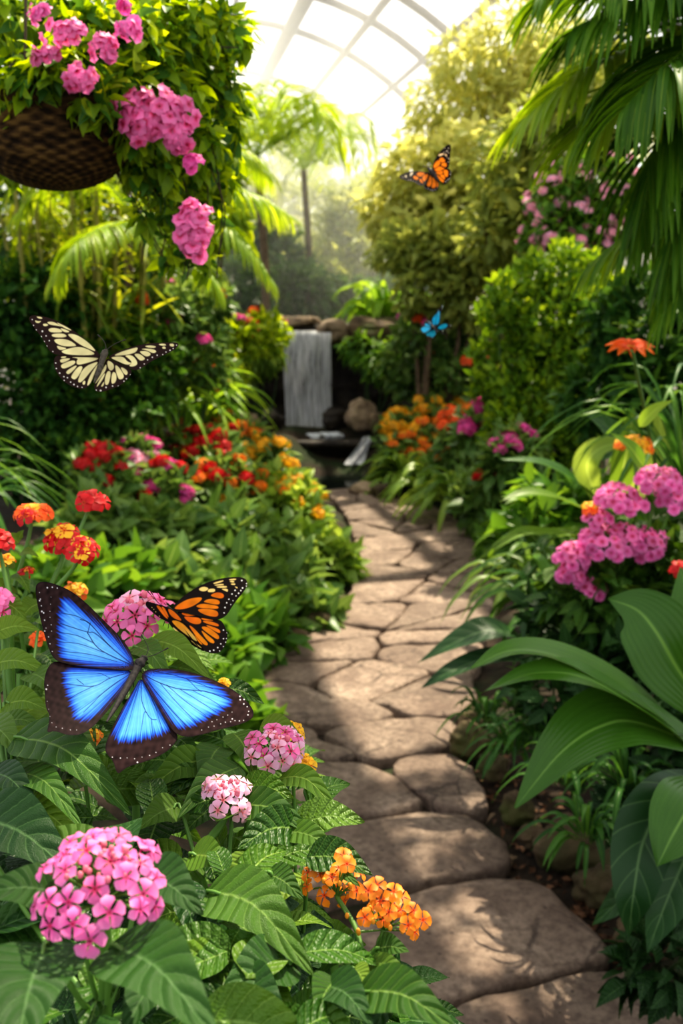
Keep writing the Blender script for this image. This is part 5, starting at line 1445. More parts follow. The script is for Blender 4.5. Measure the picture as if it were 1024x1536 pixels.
# ------------------------------------------------------------------ edging rocks
RKR = 'mossy edging rocks on the right of the path'
for px, py, rx, ry, lab in ((712, 1078, 24, 20, 'mossy rock at the top of the right edging row'), (704, 1112, 30, 26, 'brown rock second down the right edging row'), (742, 1150, 24, 20, 'dark mossy rock third down the right edging row'), (775, 1215, 28, 24, 'dark mossy rock below the tip of the wide glossy leaf'),
                            (862, 1272, 56, 44, 'big mossy brown rock in the right edging row'), (800, 1255, 22, 16, 'small dark rock left of the big mossy one'), (905, 1330, 40, 30, 'shaded rock below the big mossy one'), (975, 1400, 46, 34, 'dark rock at the bottom right under the hanging leaves')):
    c = G(px, py + ry * .5, 0.02); rock(px, py, c[1], rx, ry, lab, RKR, 'rock', name='edging_rock')
RKL = 'edging rocks on the left of the path'
for px, py, rx, ry, lab, mt in ((390, 988, 20, 15, 'pale tan rock at the corner of the left path edge', 'rocklt'), (350, 1000, 24, 14, 'mossy rock left of the pale tan corner rock', 'rock'), (440, 955, 20, 13, 'mossy rock right of the pale tan corner rock', 'rock'), (478, 930, 18, 13, 'brown rock on the left path edge below the bulging plants', 'rock'), (508, 905, 15, 13, 'brown rock highest on the left path edge', 'rock'), (410, 960, 18, 14, 'dark rock behind the pale tan corner rock', 'rock')):
    c = G(px, py + ry * .6, 0.02); rock(px, py, c[1], rx, ry, lab, RKL, mt, name='edging_rock')
# fallen leaves and bark bits on the soil beside the path
lit = Geo()
for i in range(420):
    f = RNG.random(); x, y = (np.array([705, 1120]) * (1 - f) + np.array([900, 1420]) * f) + RNG.normal(size=2) * [26, 14] + [RNG.random() * 50, 0]
    p = G(x, y, 0); z = gh(p[0], p[1]) + .012 + .01 * RNG.random()
    d = nrm(RNG.normal(size=3) * [1, 1, .2]); n = nrm(UP + rnd(1)[0] * .5)
    lit.many(TPL['small'][i % 2], frames(d[None], n[None]), np.array([[p[0], p[1], z]]), np.array([RNG.uniform(.015, .04)]), np.array([RNG.random()]))
o = lit.build('leaf_litter', leafmat('dry_leaf', [(.03, .015, .008), (.1, .05, .025), (.24, .12, .06)], .7, .1), None)
tag(o, 'brown fallen leaves and bark bits on the soil beside the path', 'leaf litter', kind='stuff')
# ------------------------------------------------------------------ butterflies
def inpoly(x, y, poly):
    c = np.zeros(x.shape, bool); p = np.asarray(poly, float)
    for (x1, y1), (x2, y2) in zip(p, np.roll(p, -1, 0)):
        if y1 == y2: continue
        k = ((y1 > y) != (y2 > y)) & (x < (x2 - x1) * (y - y1) / (y2 - y1) + x1); c ^= k
    return c
def segdist(x, y, pts, closed=True):
    p = np.asarray(pts, float); q = np.roll(p, -1, 0)
    if not closed: p, q = p[:-1], q[:-1]
    d = np.full(x.shape, 1e9)
    for a, b in zip(p, q):
        ab = b - a; t = np.clip(((x - a[0]) * ab[0] + (y - a[1]) * ab[1]) / max(ab @ ab, 1e-9), 0, 1)
        d = np.minimum(d, np.hypot(x - a[0] - t * ab[0], y - a[1] - t * ab[1]))
    return d
def smooth_poly(p, it=1):
    p = np.asarray(p, float)
    for _ in range(it):
        a = .75 * p + .25 * np.roll(p, -1, 0); b = .25 * p + .75 * np.roll(p, -1, 0)
        p = np.stack([a, b], 1).reshape(-1, 2)
    return p
def noise2(x, y, s, seed=0):
    r = np.random.default_rng(int(seed * 10)); out = 0
    for k in range(6):
        a = r.uniform(0, 6.28); f = s * r.uniform(.6, 1.8)
        out = out + np.sin((x * math.cos(a) + y * math.sin(a)) * f + r.uniform(0, 6.28))
    return out / 3

WM = {}
def wing(par, name, outline, to_px, plane, paint, step, bend=0.0, mat='wing'):
    """thin wing cut to the outline, its scale colours stored per vertex.
    outline: drawing units; to_px: drawing -> direction; plane: (point, normal) the wing lies in"""
    out = smooth_poly(outline, 2)
    lo, hi = out.min(0) - step, out.max(0) + step
    nx, ny = int((hi[0] - lo[0]) / step) + 1, int((hi[1] - lo[1]) / step) + 1
    X, Y = np.meshgrid(lo[0] + step * np.arange(nx), lo[1] + step * np.arange(ny))
    I = inpoly(X, Y, out)
    cell = I[:-1, :-1] | I[1:, :-1] | I[:-1, 1:] | I[1:, 1:]
    cell &= (I[:-1, :-1].astype(int) + I[1:, :-1] + I[:-1, 1:] + I[1:, 1:]) >= 2
    idx = np.arange(nx * ny).reshape(ny, nx)
    q = np.stack([idx[:-1, :-1], idx[:-1, 1:], idx[1:, 1:], idx[1:, :-1]], -1)[cell]
    used = np.unique(q)
    x, y = X.ravel()[used].copy(), Y.ravel()[used].copy()
    o = ~I.ravel()[used]
    if o.any():                                            # pull outside vertices onto the outline
        p, r = out, np.roll(out, -1, 0)
        bx, by, bd = x[o].copy(), y[o].copy(), np.full(o.sum(), 1e9)
        for a, b in zip(p, r):
            ab = b - a; t = np.clip(((x[o] - a[0]) * ab[0] + (y[o] - a[1]) * ab[1]) / max(ab @ ab, 1e-9), 0, 1)
            cx, cy = a[0] + t * ab[0], a[1] + t * ab[1]; d = np.hypot(x[o] - cx, y[o] - cy); k = d < bd
            bx[k], by[k], bd[k] = cx[k], cy[k], d[k]
        x[o], y[o] = bx, by
    remap = np.full(nx * ny, -1); remap[used] = np.arange(len(used)); q = remap[q]
    col = paint(x, y, out)
    px, py = to_px(x, y)
    d = np.stack([(px - CX) / F, CP - (py - CY) / F * SP, -SP - (py - CY) / F * CP], -1)
    pt, nn = plane
    t = ((pt - CAM) @ nn) / (d @ nn)
    V = CAM + d * t[:, None]
    if bend:
        r = np.linalg.norm(V - pt, axis=1); V = V + nn * (bend * (r / r.max()) ** 2 * r.max())[:, None]
    g = Geo(); g.raw(V, q, None, .5)
    ob = g.build(name, M[WM.get(par.name, 'wing')], par)
    a = ob.data.attributes.new('col', 'FLOAT_COLOR', 'POINT')
    a.data.foreach_set('color', np.concatenate([col, np.ones((len(col), 1))], 1).astype(np.float32).ravel())
    return ob

def paint_cells(cells, fill, edge, spots, spotcol, soft=2.5, cream=(), creamcol=(.8, .7, .4), shade=None):
    def f(x, y, out):
        col = np.tile(np.array(edge, float), (len(x), 1))
        m = np.zeros(len(x))
        for c in cells:
            c = smooth_poly(c, 2); d = segdist(x, y, c) * np.where(inpoly(x, y, c), 1, -1)
            m = np.maximum(m, np.clip(d / soft + .5, 0, 1))
        fc = np.array(fill, float)[None] * (1 + .12 * noise2(x, y, .06, 3))[:, None]
        if shade is not None: fc = shade(x, y, fc)
        col = col * (1 - m[:, None]) + fc * m[:, None]
        for c in cream:
            c = smooth_poly(c, 1); d = segdist(x, y, c) * np.where(inpoly(x, y, c), 1, -1)
            k = np.clip(d / soft + .5, 0, 1)[:, None]; col = col * (1 - k) + np.array(creamcol) * k
        for s in spots:
            r = s[2] * .75; k = np.clip((r - np.hypot(x - s[0], y - s[1])) / 2 + .5, 0, 1)[:, None]
            col = col * (1 - k) + np.array(spotcol) * k
        return np.clip(col, 0, 1)
    return f

def line_plane(a, b, facing, tilt):
    """plane through the body line a-b, whose normal is 'facing' turned by tilt about the body"""
    ax = nrm(b - a); f = nrm(facing - ax * (facing @ ax)); s = np.cross(ax, f)
    return (a, nrm(f * math.cos(tilt) + s * math.sin(tilt)))

def body(par, pts, radii, mat, name='body', n=26):
    c = spline(pts, n); r = np.interp(np.linspace(0, 1, n), np.linspace(0, 1, len(radii)), radii)
    r = r * (1 + .06 * np.sin(np.arange(n) * 2.2))
    g = Geo(); g.tube(c, r, 12, .5); return g.build(name, M[mat], par)
def legs_antennae(par, head, tips, r, mat, knob=2.2, legs=()):
    for t in tips:
        m = [head] + [np.asarray(q) for q in t]
        g = Geo(); c = spline(m, 12); rr = np.full(12, r); rr[-2:] = r * knob; g.tube(c, rr, 5, .5); g.build('antenna', M[mat], par)
    for l in legs:
        g = Geo(); g.tube(spline(l, 8), r * 1.2, 5, .5); g.build('leg', M[mat], par)

def make(name, label, loc): return root(name, label, 'butterfly', tuple(loc))

# ---- the large blue one (drawing units: half photo pixels from (0, 820))
tp = lambda x, y: (x / 2, y / 2 + 820)
Yb = .84
hd, th_, ab = P(216, 990, Yb + .012), P(206, 1004, Yb + .006), P(160, 1084, Yb - .052)
mo = make('butterfly', 'large blue butterfly with dark brown wing borders resting on the leaves, wings spread', th_ - UP * .012)
fc_ = nrm(nrm(CAM - th_) * .5 + UP * .7 + np.array([0, 0, 0]))
plL = line_plane(hd, ab, fc_, .22); plR = line_plane(hd, ab, fc_, -.22)
if plL[1] @ np.array([1, 0, 0]) < plR[1] @ np.array([1, 0, 0]): plL, plR = plR, plL
BL0, BL1, BL2 = (.01, .07, .54), (.075, .3, .8), (.17, .47, .9)
def morpho_paint(field, rootpt, veins, seed, spots):
    fld = smooth_poly(field, 2)
    def f(x, y, out):
        edge = np.array((.022, .011, .011))
        nz = noise2(x, y, .22, seed)
        col = np.tile(edge, (len(x), 1)) * (1 + .35 * nz)[:, None]
        ang = np.arctan2(y - rootpt[1], x - rootpt[0]); rad = np.hypot(x - rootpt[0], y - rootpt[1])
        streak = .5 * np.sin(ang * 95 + seed) + .5 * np.sin(ang * 173 + 2 * seed) + .4 * np.sin(ang * 41)
        d = segdist(x, y, fld) * np.where(inpoly(x, y, fld), 1, -1) + streak * 6
        m = sstep(-9, 7, d)[:, None]
        deep = sstep(-2, 26, d)[:, None]
        b = np.array(BL0) * (1 - deep) + np.array(BL1) * deep
        hi = (sstep(8, 70, d) * (.55 + .25 * np.sin(ang * 60 + seed) * .6 + .2 * np.sin(rad * .05 + seed)))[:, None]
        b = b * (1 - hi) + np.array(BL2) * hi
        b = b * (1 + .1 * streak + .05 * nz)[:, None]
        col = col * (1 - m) + b * m
        for v, w in veins:
            k = np.clip((w - segdist(x, y, spline(np.array([(*p, 0) for p in v], float), 12)[:, :2], False)) / 1.6 + .5, 0, 1)[:, None] * .82
            col = col * (1 - k) + np.array((.008, .012, .04)) * k
        k = np.clip((5 - segdist(x, y, out)) / 4, 0, 1)[:, None] * .6
        col = col * (1 - k) + np.array((.006, .005, .006)) * k
        for sx, sy, r in spots:
            k = .8 * np.clip((r * .72 - np.hypot(x - sx, y - sy)) / 2 + .5, 0, 1)[:, None]; col = col * (1 - k) + np.array((.75, .72, .75)) * k
        return np.clip(col, 0, 1)
    return f
LF = [(404, 352), (388, 305), (352, 262), (300, 213), (255, 171), (210, 139), (160, 121), (125, 116), (106, 124), (104, 150), (112, 190), (122, 235), (135, 282), (148, 320), (163, 346), (200, 356), (250, 362), (320, 368), (404, 374)]
LFf = [(402, 356), (375, 312), (345, 278), (300, 240), (250, 200), (205, 168), (184, 165), (180, 200), (176, 250), (178, 300), (184, 340), (230, 350), (300, 358)]
LH = [(404, 368), (320, 364), (230, 358), (163, 343), (140, 368), (130, 410), (134, 450), (136, 490), (148, 510), (144, 542), (138, 566), (165, 558), (200, 572), (240, 570), (275, 548), (310, 510), (345, 465), (380, 415)]
LHf = [(395, 375), (320, 372), (240, 366), (196, 372), (190, 400), (205, 450), (218, 490), (225, 520), (250, 524), (290, 505), (320, 470), (350, 435), (380, 400)]
RF = [(425, 380), (445, 367), (500, 365), (560, 374), (620, 394), (680, 424), (725, 455), (755, 490), (766, 515), (760, 535), (720, 551), (660, 562), (605, 578), (565, 583), (530, 573), (500, 530), (460, 460), (425, 400)]
RFf = [(432, 384), (470, 376), (540, 384), (600, 402), (650, 428), (685, 455), (694, 480), (670, 500), (630, 518), (580, 545), (535, 552), (500, 505), (465, 440)]
RH = [(425, 385), (400, 430), (370, 480), (345, 530), (326, 575), (317, 605), (320, 628), (342, 648), (352, 686), (362, 690), (372, 680), (388, 668), (430, 656), (470, 641), (508, 620), (530, 592), (537, 573), (505, 522), (470, 460)]
RHf = [(424, 395), (405, 435), (380, 480), (356, 530), (343, 575), (365, 590), (410, 585), (460, 572), (500, 560), (510, 540), (480, 490), (450, 430)]
rt = lambda n, c, sp: [(c[0] + random.uniform(-sp, sp), c[1] + random.uniform(-sp, sp), random.uniform(1.5, 2.4)) for _ in range(n)]
def along(pts, n, r): 
    c = spline(np.array([(*p, 0) for p in pts], float), n); return [(q[0] + random.uniform(-2, 2), q[1] + random.uniform(-2, 2), random.uniform(*r)) for q in c]
Lsp = along([(118, 150), (126, 200), (140, 260), (155, 320)], 9, (1.2, 3)) + [(140, 134, 3), (155, 132, 2.5), (170, 134, 2), (117, 172, 3), (124, 203, 3.2), (133, 260, 2.4)] + along([(150, 160), (148, 210), (155, 260)], 6, (.8, 1.6))
Rsp = along([(722, 470), (745, 495), (748, 520)], 5, (2, 3.4)) + along([(735, 535), (680, 540), (610, 560)], 9, (1, 3)) + [(722, 460, 3), (735, 470, 3), (700, 530, 2.6)] + along([(700, 510), (640, 535)], 5, (.8, 1.6))
LV = [([(400, 356), (330, 300), (270, 235), (240, 222)], 1.6), ([(330, 300), (285, 262), (258, 258), (180, 236)], 1.4), ([(270, 235), (232, 214), (182, 205)], 1.2), ([(262, 262), (300, 310), (400, 358)], 1.7), ([(280, 290), (230, 270), (176, 262)], 1.2), ([(310, 318), (240, 295), (178, 290)], 1.1), ([(350, 345), (270, 325), (180, 318)], 1.1), ([(270, 232), (262, 262)], 1.3), ([(240, 190), (270, 212), (300, 240)], 1.2)]
LHV = [([(395, 376), (330, 395), (280, 420), (200, 415)], 1.3), ([(280, 420), (240, 440), (205, 460)], 1.1), ([(395, 378), (320, 430), (250, 500)], 1.1), ([(330, 395), (290, 380), (195, 385)], 1.0), ([(395, 380), (340, 450), (300, 500)], 1.0), ([(250, 415), (230, 400)], 1.2), ([(360, 400), (270, 470), (222, 505)], .9)]
RV = [([(430, 384), (480, 410), (540, 430), (620, 440), (690, 470)], 1.6), ([(432, 384), (470, 440), (520, 500), (560, 545)], 1.4), ([(500, 416), (560, 470), (620, 515)], 1.1), ([(540, 430), (600, 470), (650, 505)], 1.1), ([(560, 398), (575, 412), (590, 428), (605, 440)], 1.1), ([(480, 410), (530, 470), (590, 535)], 1.1), ([(580, 436), (640, 470), (672, 495)], 1.0), ([(450, 372), (540, 392), (640, 432)], 1.2)]
RHV = [([(424, 395), (425, 460), (440, 500), (455, 520), (470, 522)], 1.3), ([(440, 500), (432, 505), (420, 590)], 1.0), ([(424, 395), (400, 480), (372, 585)], 1.0), ([(430, 395), (465, 480), (490, 560)], 1.0), ([(455, 520), (460, 575)], 1.0), ([(424, 395), (385, 490), (350, 575)], 1.0)]
RHs = along([(340, 640), (430, 640), (510, 600)], 9, (1, 2)) + [(415, 655, 3)]
LHs = [(138, 432, 3.2), (142, 420, 2)] + along([(142, 470), (160, 540), (230, 556)], 8, (.8, 1.6))
wing(mo, 'forewing', LF, tp, plL, morpho_paint(LFf, (404, 356), LV, 1.0, Lsp), 1.15, .05)
wing(mo, 'hindwing', LH, tp, (plL[0] - plL[1] * .0012, plL[1]), morpho_paint(LHf, (404, 374), LHV, 2.0, LHs), 1.15, .03)
wing(mo, 'forewing', RF, tp, plR, morpho_paint(RFf, (425, 384), RV, 3.0, Rsp), 1.15, .05)
wing(mo, 'hindwing', RH, tp, (plR[0] - plR[1] * .0012, plR[1]), morpho_paint(RHf, (424, 392), RHV, 4.0, RHs), 1.15, .03)
s = mpp(th_); up_ = fc_ * 3 * s
body(mo, [P(219, 986, Yb + .014) + up_, hd + up_, P(210, 998, Yb + .009) + up_ * 1.6, th_ + up_ * 1.4, P(190, 1034, Yb - .016) + up_, ab + up_ * .5], [1.5 * s, 6 * s, 5 * s, 8.5 * s, 8 * s, 6 * s, 5.5 * s, 4.5 * s, 1.5 * s], 'body')
legs_antennae(mo, P(218, 988, Yb + .014) + up_, [(P(222, 972, Yb + .02), P(212, 952, Yb + .03)), (P(232, 982, Yb + .02), P(252, 972, Yb + .03))], .6 * s, 'body', 2, [[th_, th_ + np.array([.004 * k, .004, -.006]), th_ + np.array([.006 * k, .008, -.02])] for k in (-1, 1, 2)])

def crop(x0, y0, sc): return lambda x, y: (x0 + np.asarray(x) * sc, y0 + np.asarray(y) * sc)
def bpt(t, x, y, Y): return P(*[float(q) for q in t(x, y)], Y)

# ---- cream one
t = crop(30, 460, .2441)
Y = 1.05
ha, hb_ = bpt(t, 528, 275, Y + .006), bpt(t, 455, 470, Y - .012)
ck = make('butterfly', 'cream butterfly with dark veins and borders flying at the left, wings spread', (ha + hb_) / 2)
WM[ck.name] = 'wingback'
fc2 = nrm(nrm(CAM - ha) * .9 + UP * .45)
pL, pR_ = line_plane(ha, hb_, fc2, .3), line_plane(ha, hb_, fc2, -.3)
if pL[1][0] < pR_[1][0]: pL, pR_ = pR_, pL
CR, BK, WH = (.95, .85, .44), (.03, .014, .012), (.75, .7, .65)
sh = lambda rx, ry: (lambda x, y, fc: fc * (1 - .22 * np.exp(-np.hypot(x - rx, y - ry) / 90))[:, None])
LFc = [[(285, 168), (340, 170), (400, 205), (440, 240), (470, 278), (430, 262), (370, 235), (320, 200)], [(172, 140), (200, 132), (250, 140), (262, 160), (200, 162), (175, 155)], [(188, 170), (270, 165), (292, 190), (200, 192)], [(205, 200), (290, 200), (350, 238), (330, 245), (260, 245), (215, 225)], [(222, 240), (260, 250), (290, 258), (250, 270), (232, 262)], [(245, 275), (300, 258), (360, 245), (420, 262), (472, 295), (380, 300), (280, 295)], [(160, 98), (200, 95), (230, 110), (270, 128), (230, 120), (180, 115)], [(135, 110), (165, 108), (172, 120), (145, 126)], [(240, 130), (300, 150), (300, 160), (265, 158)], [(95, 65), (130, 68), (135, 80), (110, 78)], [(88, 88), (110, 95), (130, 92), (110, 108), (92, 102)], [(220, 98), (262, 115), (300, 135), (320, 150), (280, 138), (240, 115)]]
LFs = [(135, 155, 8), (158, 183, 6), (178, 212, 6), (72, 85, 5), (80, 120, 5), (97, 148, 5), (128, 188, 6), (146, 218, 6), (163, 245, 5), (200, 278, 5)]
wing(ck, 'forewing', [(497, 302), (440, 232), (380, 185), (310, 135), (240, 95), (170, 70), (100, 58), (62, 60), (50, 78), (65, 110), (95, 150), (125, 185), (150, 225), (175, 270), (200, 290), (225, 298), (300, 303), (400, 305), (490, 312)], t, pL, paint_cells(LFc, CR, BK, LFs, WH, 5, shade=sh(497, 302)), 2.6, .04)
LHc = [[(245, 322), (320, 316), (270, 345), (246, 345)], [(300, 310), (480, 312), (478, 325), (400, 350), (350, 360), (345, 335), (360, 318)], [(245, 360), (300, 335), (338, 330), (340, 350), (300, 372), (260, 385)], [(278, 400), (340, 360), (350, 368), (310, 410), (290, 418)], [(310, 430), (355, 368), (388, 365), (370, 410), (340, 450), (320, 445)], [(350, 460), (390, 372), (470, 338), (480, 345), (440, 390), (400, 440), (370, 470)], [(382, 465), (400, 452), (400, 478), (385, 482)], [(408, 492), (425, 430), (470, 360), (480, 355), (450, 430), (430, 475)], [(250, 308), (285, 305), (280, 316), (252, 318)]]
LHs_ = [(218, 348, 6), (222, 382, 6), (242, 410, 7), (268, 432, 6), (290, 438, 6), (310, 465, 6), (330, 480, 7), (352, 492, 6), (270, 455, 5), (380, 497, 5)]
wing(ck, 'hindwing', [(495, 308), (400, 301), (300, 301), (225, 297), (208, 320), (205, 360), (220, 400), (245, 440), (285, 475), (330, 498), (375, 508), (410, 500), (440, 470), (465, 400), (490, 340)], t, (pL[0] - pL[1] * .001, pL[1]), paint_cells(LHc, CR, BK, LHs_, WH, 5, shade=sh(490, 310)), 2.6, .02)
RFc = [[(570, 302), (620, 278), (690, 258), (728, 250), (715, 280), (680, 292), (630, 300)], [(550, 312), (610, 305), (640, 312), (660, 340), (690, 348), (660, 362), (600, 335)], [(640, 300), (690, 298), (720, 335), (722, 360), (690, 372), (668, 365), (690, 345), (670, 320)], [(700, 292), (735, 290), (770, 318), (765, 330), (740, 336), (715, 310)], [(735, 275), (780, 275), (805, 290), (800, 305), (775, 310), (745, 290)], [(740, 262), (790, 260), (830, 268), (842, 282), (820, 292), (780, 270)], [(765, 245), (800, 240), (840, 248), (830, 258), (790, 255)], [(850, 235), (890, 232), (905, 245), (870, 245)], [(875, 252), (895, 250), (900, 265), (880, 265)], [(920, 235), (950, 235), (950, 255), (925, 250)]]
RFs = [(765, 355, 5), (785, 330, 5), (815, 315, 6), (845, 303, 6), (740, 378, 5), (880, 300, 5), (900, 285, 5), (925, 275, 6), (945, 265, 5), (966, 245, 5)]
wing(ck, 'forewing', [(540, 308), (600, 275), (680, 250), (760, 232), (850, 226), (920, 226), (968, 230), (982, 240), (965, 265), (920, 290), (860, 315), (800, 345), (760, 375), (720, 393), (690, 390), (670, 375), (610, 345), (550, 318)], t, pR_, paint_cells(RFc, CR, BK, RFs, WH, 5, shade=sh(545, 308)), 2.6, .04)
RHc = [[(540, 328), (575, 350), (578, 380), (560, 395), (545, 385), (535, 350)], [(583, 358), (605, 368), (640, 420), (635, 445), (610, 450), (600, 430), (590, 400)], [(615, 368), (650, 385), (665, 405), (655, 425), (635, 410)], [(565, 402), (590, 405), (595, 450), (580, 475), (560, 475)], [(535, 398), (555, 395), (558, 420), (545, 480), (525, 485), (520, 450)], [(530, 345), (532, 385), (500, 430), (470, 470), (460, 475), (490, 420)], [(525, 400), (515, 440), (480, 490), (470, 495), (490, 450)], [(520, 455), (515, 490), (495, 495)]]
RHs_ = [(497, 518, 8), (530, 498, 7), (570, 490, 6), (605, 490, 5), (640, 460, 6), (655, 445, 6), (470, 515, 5), (680, 420, 5)]
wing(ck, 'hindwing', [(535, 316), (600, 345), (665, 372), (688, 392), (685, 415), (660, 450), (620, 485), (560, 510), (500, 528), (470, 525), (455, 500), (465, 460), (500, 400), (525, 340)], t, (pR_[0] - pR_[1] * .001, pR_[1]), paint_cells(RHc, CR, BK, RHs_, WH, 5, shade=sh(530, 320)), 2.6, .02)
s = mpp(ha) * .2441; u_ = fc2 * 10 * s
body(ck, [bpt(t, 531, 266, Y + .007) + u_, ha + u_, bpt(t, 515, 305, Y + .003) + u_ * 1.4, bpt(t, 490, 385, Y - .004) + u_, hb_ + u_ * .5], [4 * s, 14 * s, 11 * s, 21 * s, 22 * s, 18 * s, 18 * s, 14 * s, 4 * s], 'bodypale')
legs_antennae(ck, bpt(t, 531, 268, Y + .006) + u_, [(bpt(t, 518, 215, Y + .01), bpt(t, 478, 173, Y + .02)), (bpt(t, 585, 227, Y + .01), bpt(t, 648, 202, Y + .02))], 2.2 * s, 'body')

# ---- orange one on the pink head
t = crop(200, 850, .18555)
OG, BK2, CRM = (.68, .15, .008), (.012, .007, .006), (.85, .6, .2)
Y = 1.0
a_, b_ = bpt(t, 300, 335, Y + .004), bpt(t, 470, 560, Y - .012)
mc = make('butterfly', 'orange and black butterfly perched on a pink flower head behind the blue butterfly', (a_ + b_) / 2)
fv = nrm(CAM - a_)
pF = line_plane(a_, b_, fv, .45); pK_ = line_plane(a_, b_, fv, -.75)
if pF[1][0] > pK_[1][0]: pF, pK_ = pK_, pF
og = lambda x, y, fc: fc * np.stack([1 + 0 * x, 1 + .35 * noise2(x, y, .012, 5), 1 + 0 * x], -1)
RFc = [[(330, 335), (370, 300), (440, 262), (540, 248), (555, 262), (530, 290), (470, 325), (400, 345), (345, 345)], [(615, 235), (670, 212), (720, 225), (728, 255), (700, 265), (640, 250)], [(560, 285), (610, 262), (690, 275), (695, 312), (640, 308), (590, 295)], [(500, 320), (550, 300), (630, 312), (685, 325), (680, 348), (600, 340), (530, 335)], [(510, 350), (560, 340), (640, 350), (682, 370), (680, 410), (620, 405), (560, 385)]]
RFcr = [[(520, 185), (560, 165), (605, 178), (590, 200), (550, 205)], [(605, 185), (655, 185), (655, 210), (610, 212), (595, 205)], [(635, 140), (715, 120), (720, 130), (650, 150)], [(645, 155), (720, 148), (722, 160), (660, 162)], [(660, 168), (740, 165), (752, 180), (680, 180)], [(700, 188), (755, 188), (755, 215), (735, 205)], [(760, 115), (815, 112), (820, 122), (770, 125)], [(765, 130), (800, 128), (805, 142), (780, 140)], [(775, 150), (812, 150), (812, 162), (785, 160)], [(805, 172), (832, 180), (828, 192)]]
RFs = [(862, 130, 8), (900, 155, 6), (900, 175, 6), (870, 188, 8), (857, 208, 7), (840, 228, 8), (812, 204, 8), (788, 232, 7), (820, 248, 6), (765, 272, 7), (748, 300, 7), (735, 337, 8), (728, 380, 7), (797, 285, 5), (780, 315, 5)]
RHc = [[(380, 375), (440, 362), (500, 370), (525, 390), (470, 400), (420, 400)], [(400, 400), (460, 408), (540, 415), (550, 460), (500, 470), (440, 445)], [(540, 415), (600, 425), (650, 440), (610, 440), (560, 435)], [(550, 440), (620, 445), (685, 470), (685, 490), (640, 480), (580, 460)], [(570, 470), (640, 490), (698, 520), (695, 548), (650, 525)], [(535, 490), (590, 485), (650, 530), (692, 570), (680, 600), (620, 560)], [(535, 505), (600, 560), (655, 610), (640, 632), (590, 600)], [(440, 470), (480, 490), (540, 560), (605, 630), (580, 648), (520, 590)], [(470, 530), (520, 590), (560, 640), (530, 625), (490, 570)]]
RHs_ = [(722, 520, 7), (752, 543, 7), (722, 590, 7), (740, 620, 6), (700, 632, 7), (675, 662, 8), (643, 683, 8), (612, 690, 8), (690, 690, 6), (745, 590, 5), (720, 655, 5)]
wing(mc, 'forewing', [(310, 332), (360, 275), (430, 220), (500, 175), (600, 130), (700, 105), (800, 98), (870, 105), (905, 130), (905, 180), (870, 230), (820, 290), (780, 350), (750, 400), (700, 430), (640, 435), (560, 410), (480, 390), (400, 370), (340, 360)], t, pK_, paint_cells(RFc, OG, BK2, RFs, (.8, .75, .7), 5, RFcr, CRM, og), 2.8, .04)
wing(mc, 'hindwing', [(345, 350), (450, 385), (560, 408), (690, 433), (720, 460), (740, 510), (757, 560), (745, 620), (715, 680), (680, 708), (630, 712), (570, 690), (510, 645), (470, 600), (420, 520), (380, 450)], t, (pK_[0] - pK_[1] * .001, pK_[1]), paint_cells(RHc, OG, BK2, RHs_, (.8, .75, .7), 5, (), CRM, og), 2.8, .03)
LFc = [[(180, 312), (215, 318), (250, 370), (285, 425), (260, 415), (215, 360)], [(225, 318), (255, 335), (290, 415), (270, 400), (240, 355)], [(275, 335), (320, 355), (370, 405), (395, 440), (340, 425), (295, 390)]]
wing(mc, 'forewing', [(97, 290), (115, 280), (150, 290), (220, 310), (300, 335), (345, 375), (395, 430), (405, 452), (330, 446), (290, 455), (240, 430), (190, 400), (130, 350), (100, 320)], t, pF, paint_cells(LFc, (.78, .17, .012), BK2, [(165, 345, 4), (180, 365, 4), (210, 400, 4), (150, 330, 4)], CRM, 5), 2.8)
LHc = [[(305, 435), (340, 430), (400, 460), (440, 500), (500, 570), (520, 610), (470, 580), (400, 530), (340, 480)]]
LHcr = [[(310, 480), (360, 520), (440, 600), (430, 605), (350, 540)], [(450, 585), (520, 630), (560, 662), (510, 640)]]
yl = lambda x, y, fc: fc * (1 - sstep(470, 600, y))[:, None] + np.array((.75, .55, .14)) * sstep(470, 600, y)[:, None]
wing(mc, 'hindwing', [(285, 448), (330, 430), (405, 448), (440, 470), (480, 530), (520, 600), (560, 650), (580, 690), (520, 660), (450, 620), (390, 570), (340, 520), (300, 480)], t, (pF[0] + fv * .0012, pF[1]), paint_cells(LHc, (.8, .3, .02), BK2, [], CRM, 5, LHcr, CRM, yl), 2.8)
s = mpp(a_) * .18555
body(mc, [bpt(t, 262, 330, Y + .01) - fv * .004, bpt(t, 300, 350, Y + .006) - fv * .004, bpt(t, 380, 440, Y) - fv * .004, bpt(t, 450, 540, Y - .01) - fv * .004], [6 * s, 20 * s, 16 * s, 26 * s, 22 * s, 18 * s, 5 * s], 'body')
legs_antennae(mc, bpt(t, 262, 330, Y + .01), [(bpt(t, 200, 290, Y + .015), bpt(t, 140, 200, Y + .02)), (bpt(t, 210, 300, Y + .01), bpt(t, 105, 188, Y + .015))], 2.6 * s, 'body', 2, [[bpt(t, 300, 380, Y + .004), bpt(t, 260, 430, Y + .01), bpt(t, 240, 480, Y + .012)], [bpt(t, 320, 400, Y + .004), bpt(t, 290, 450, Y + .01), bpt(t, 280, 500, Y + .012)]])

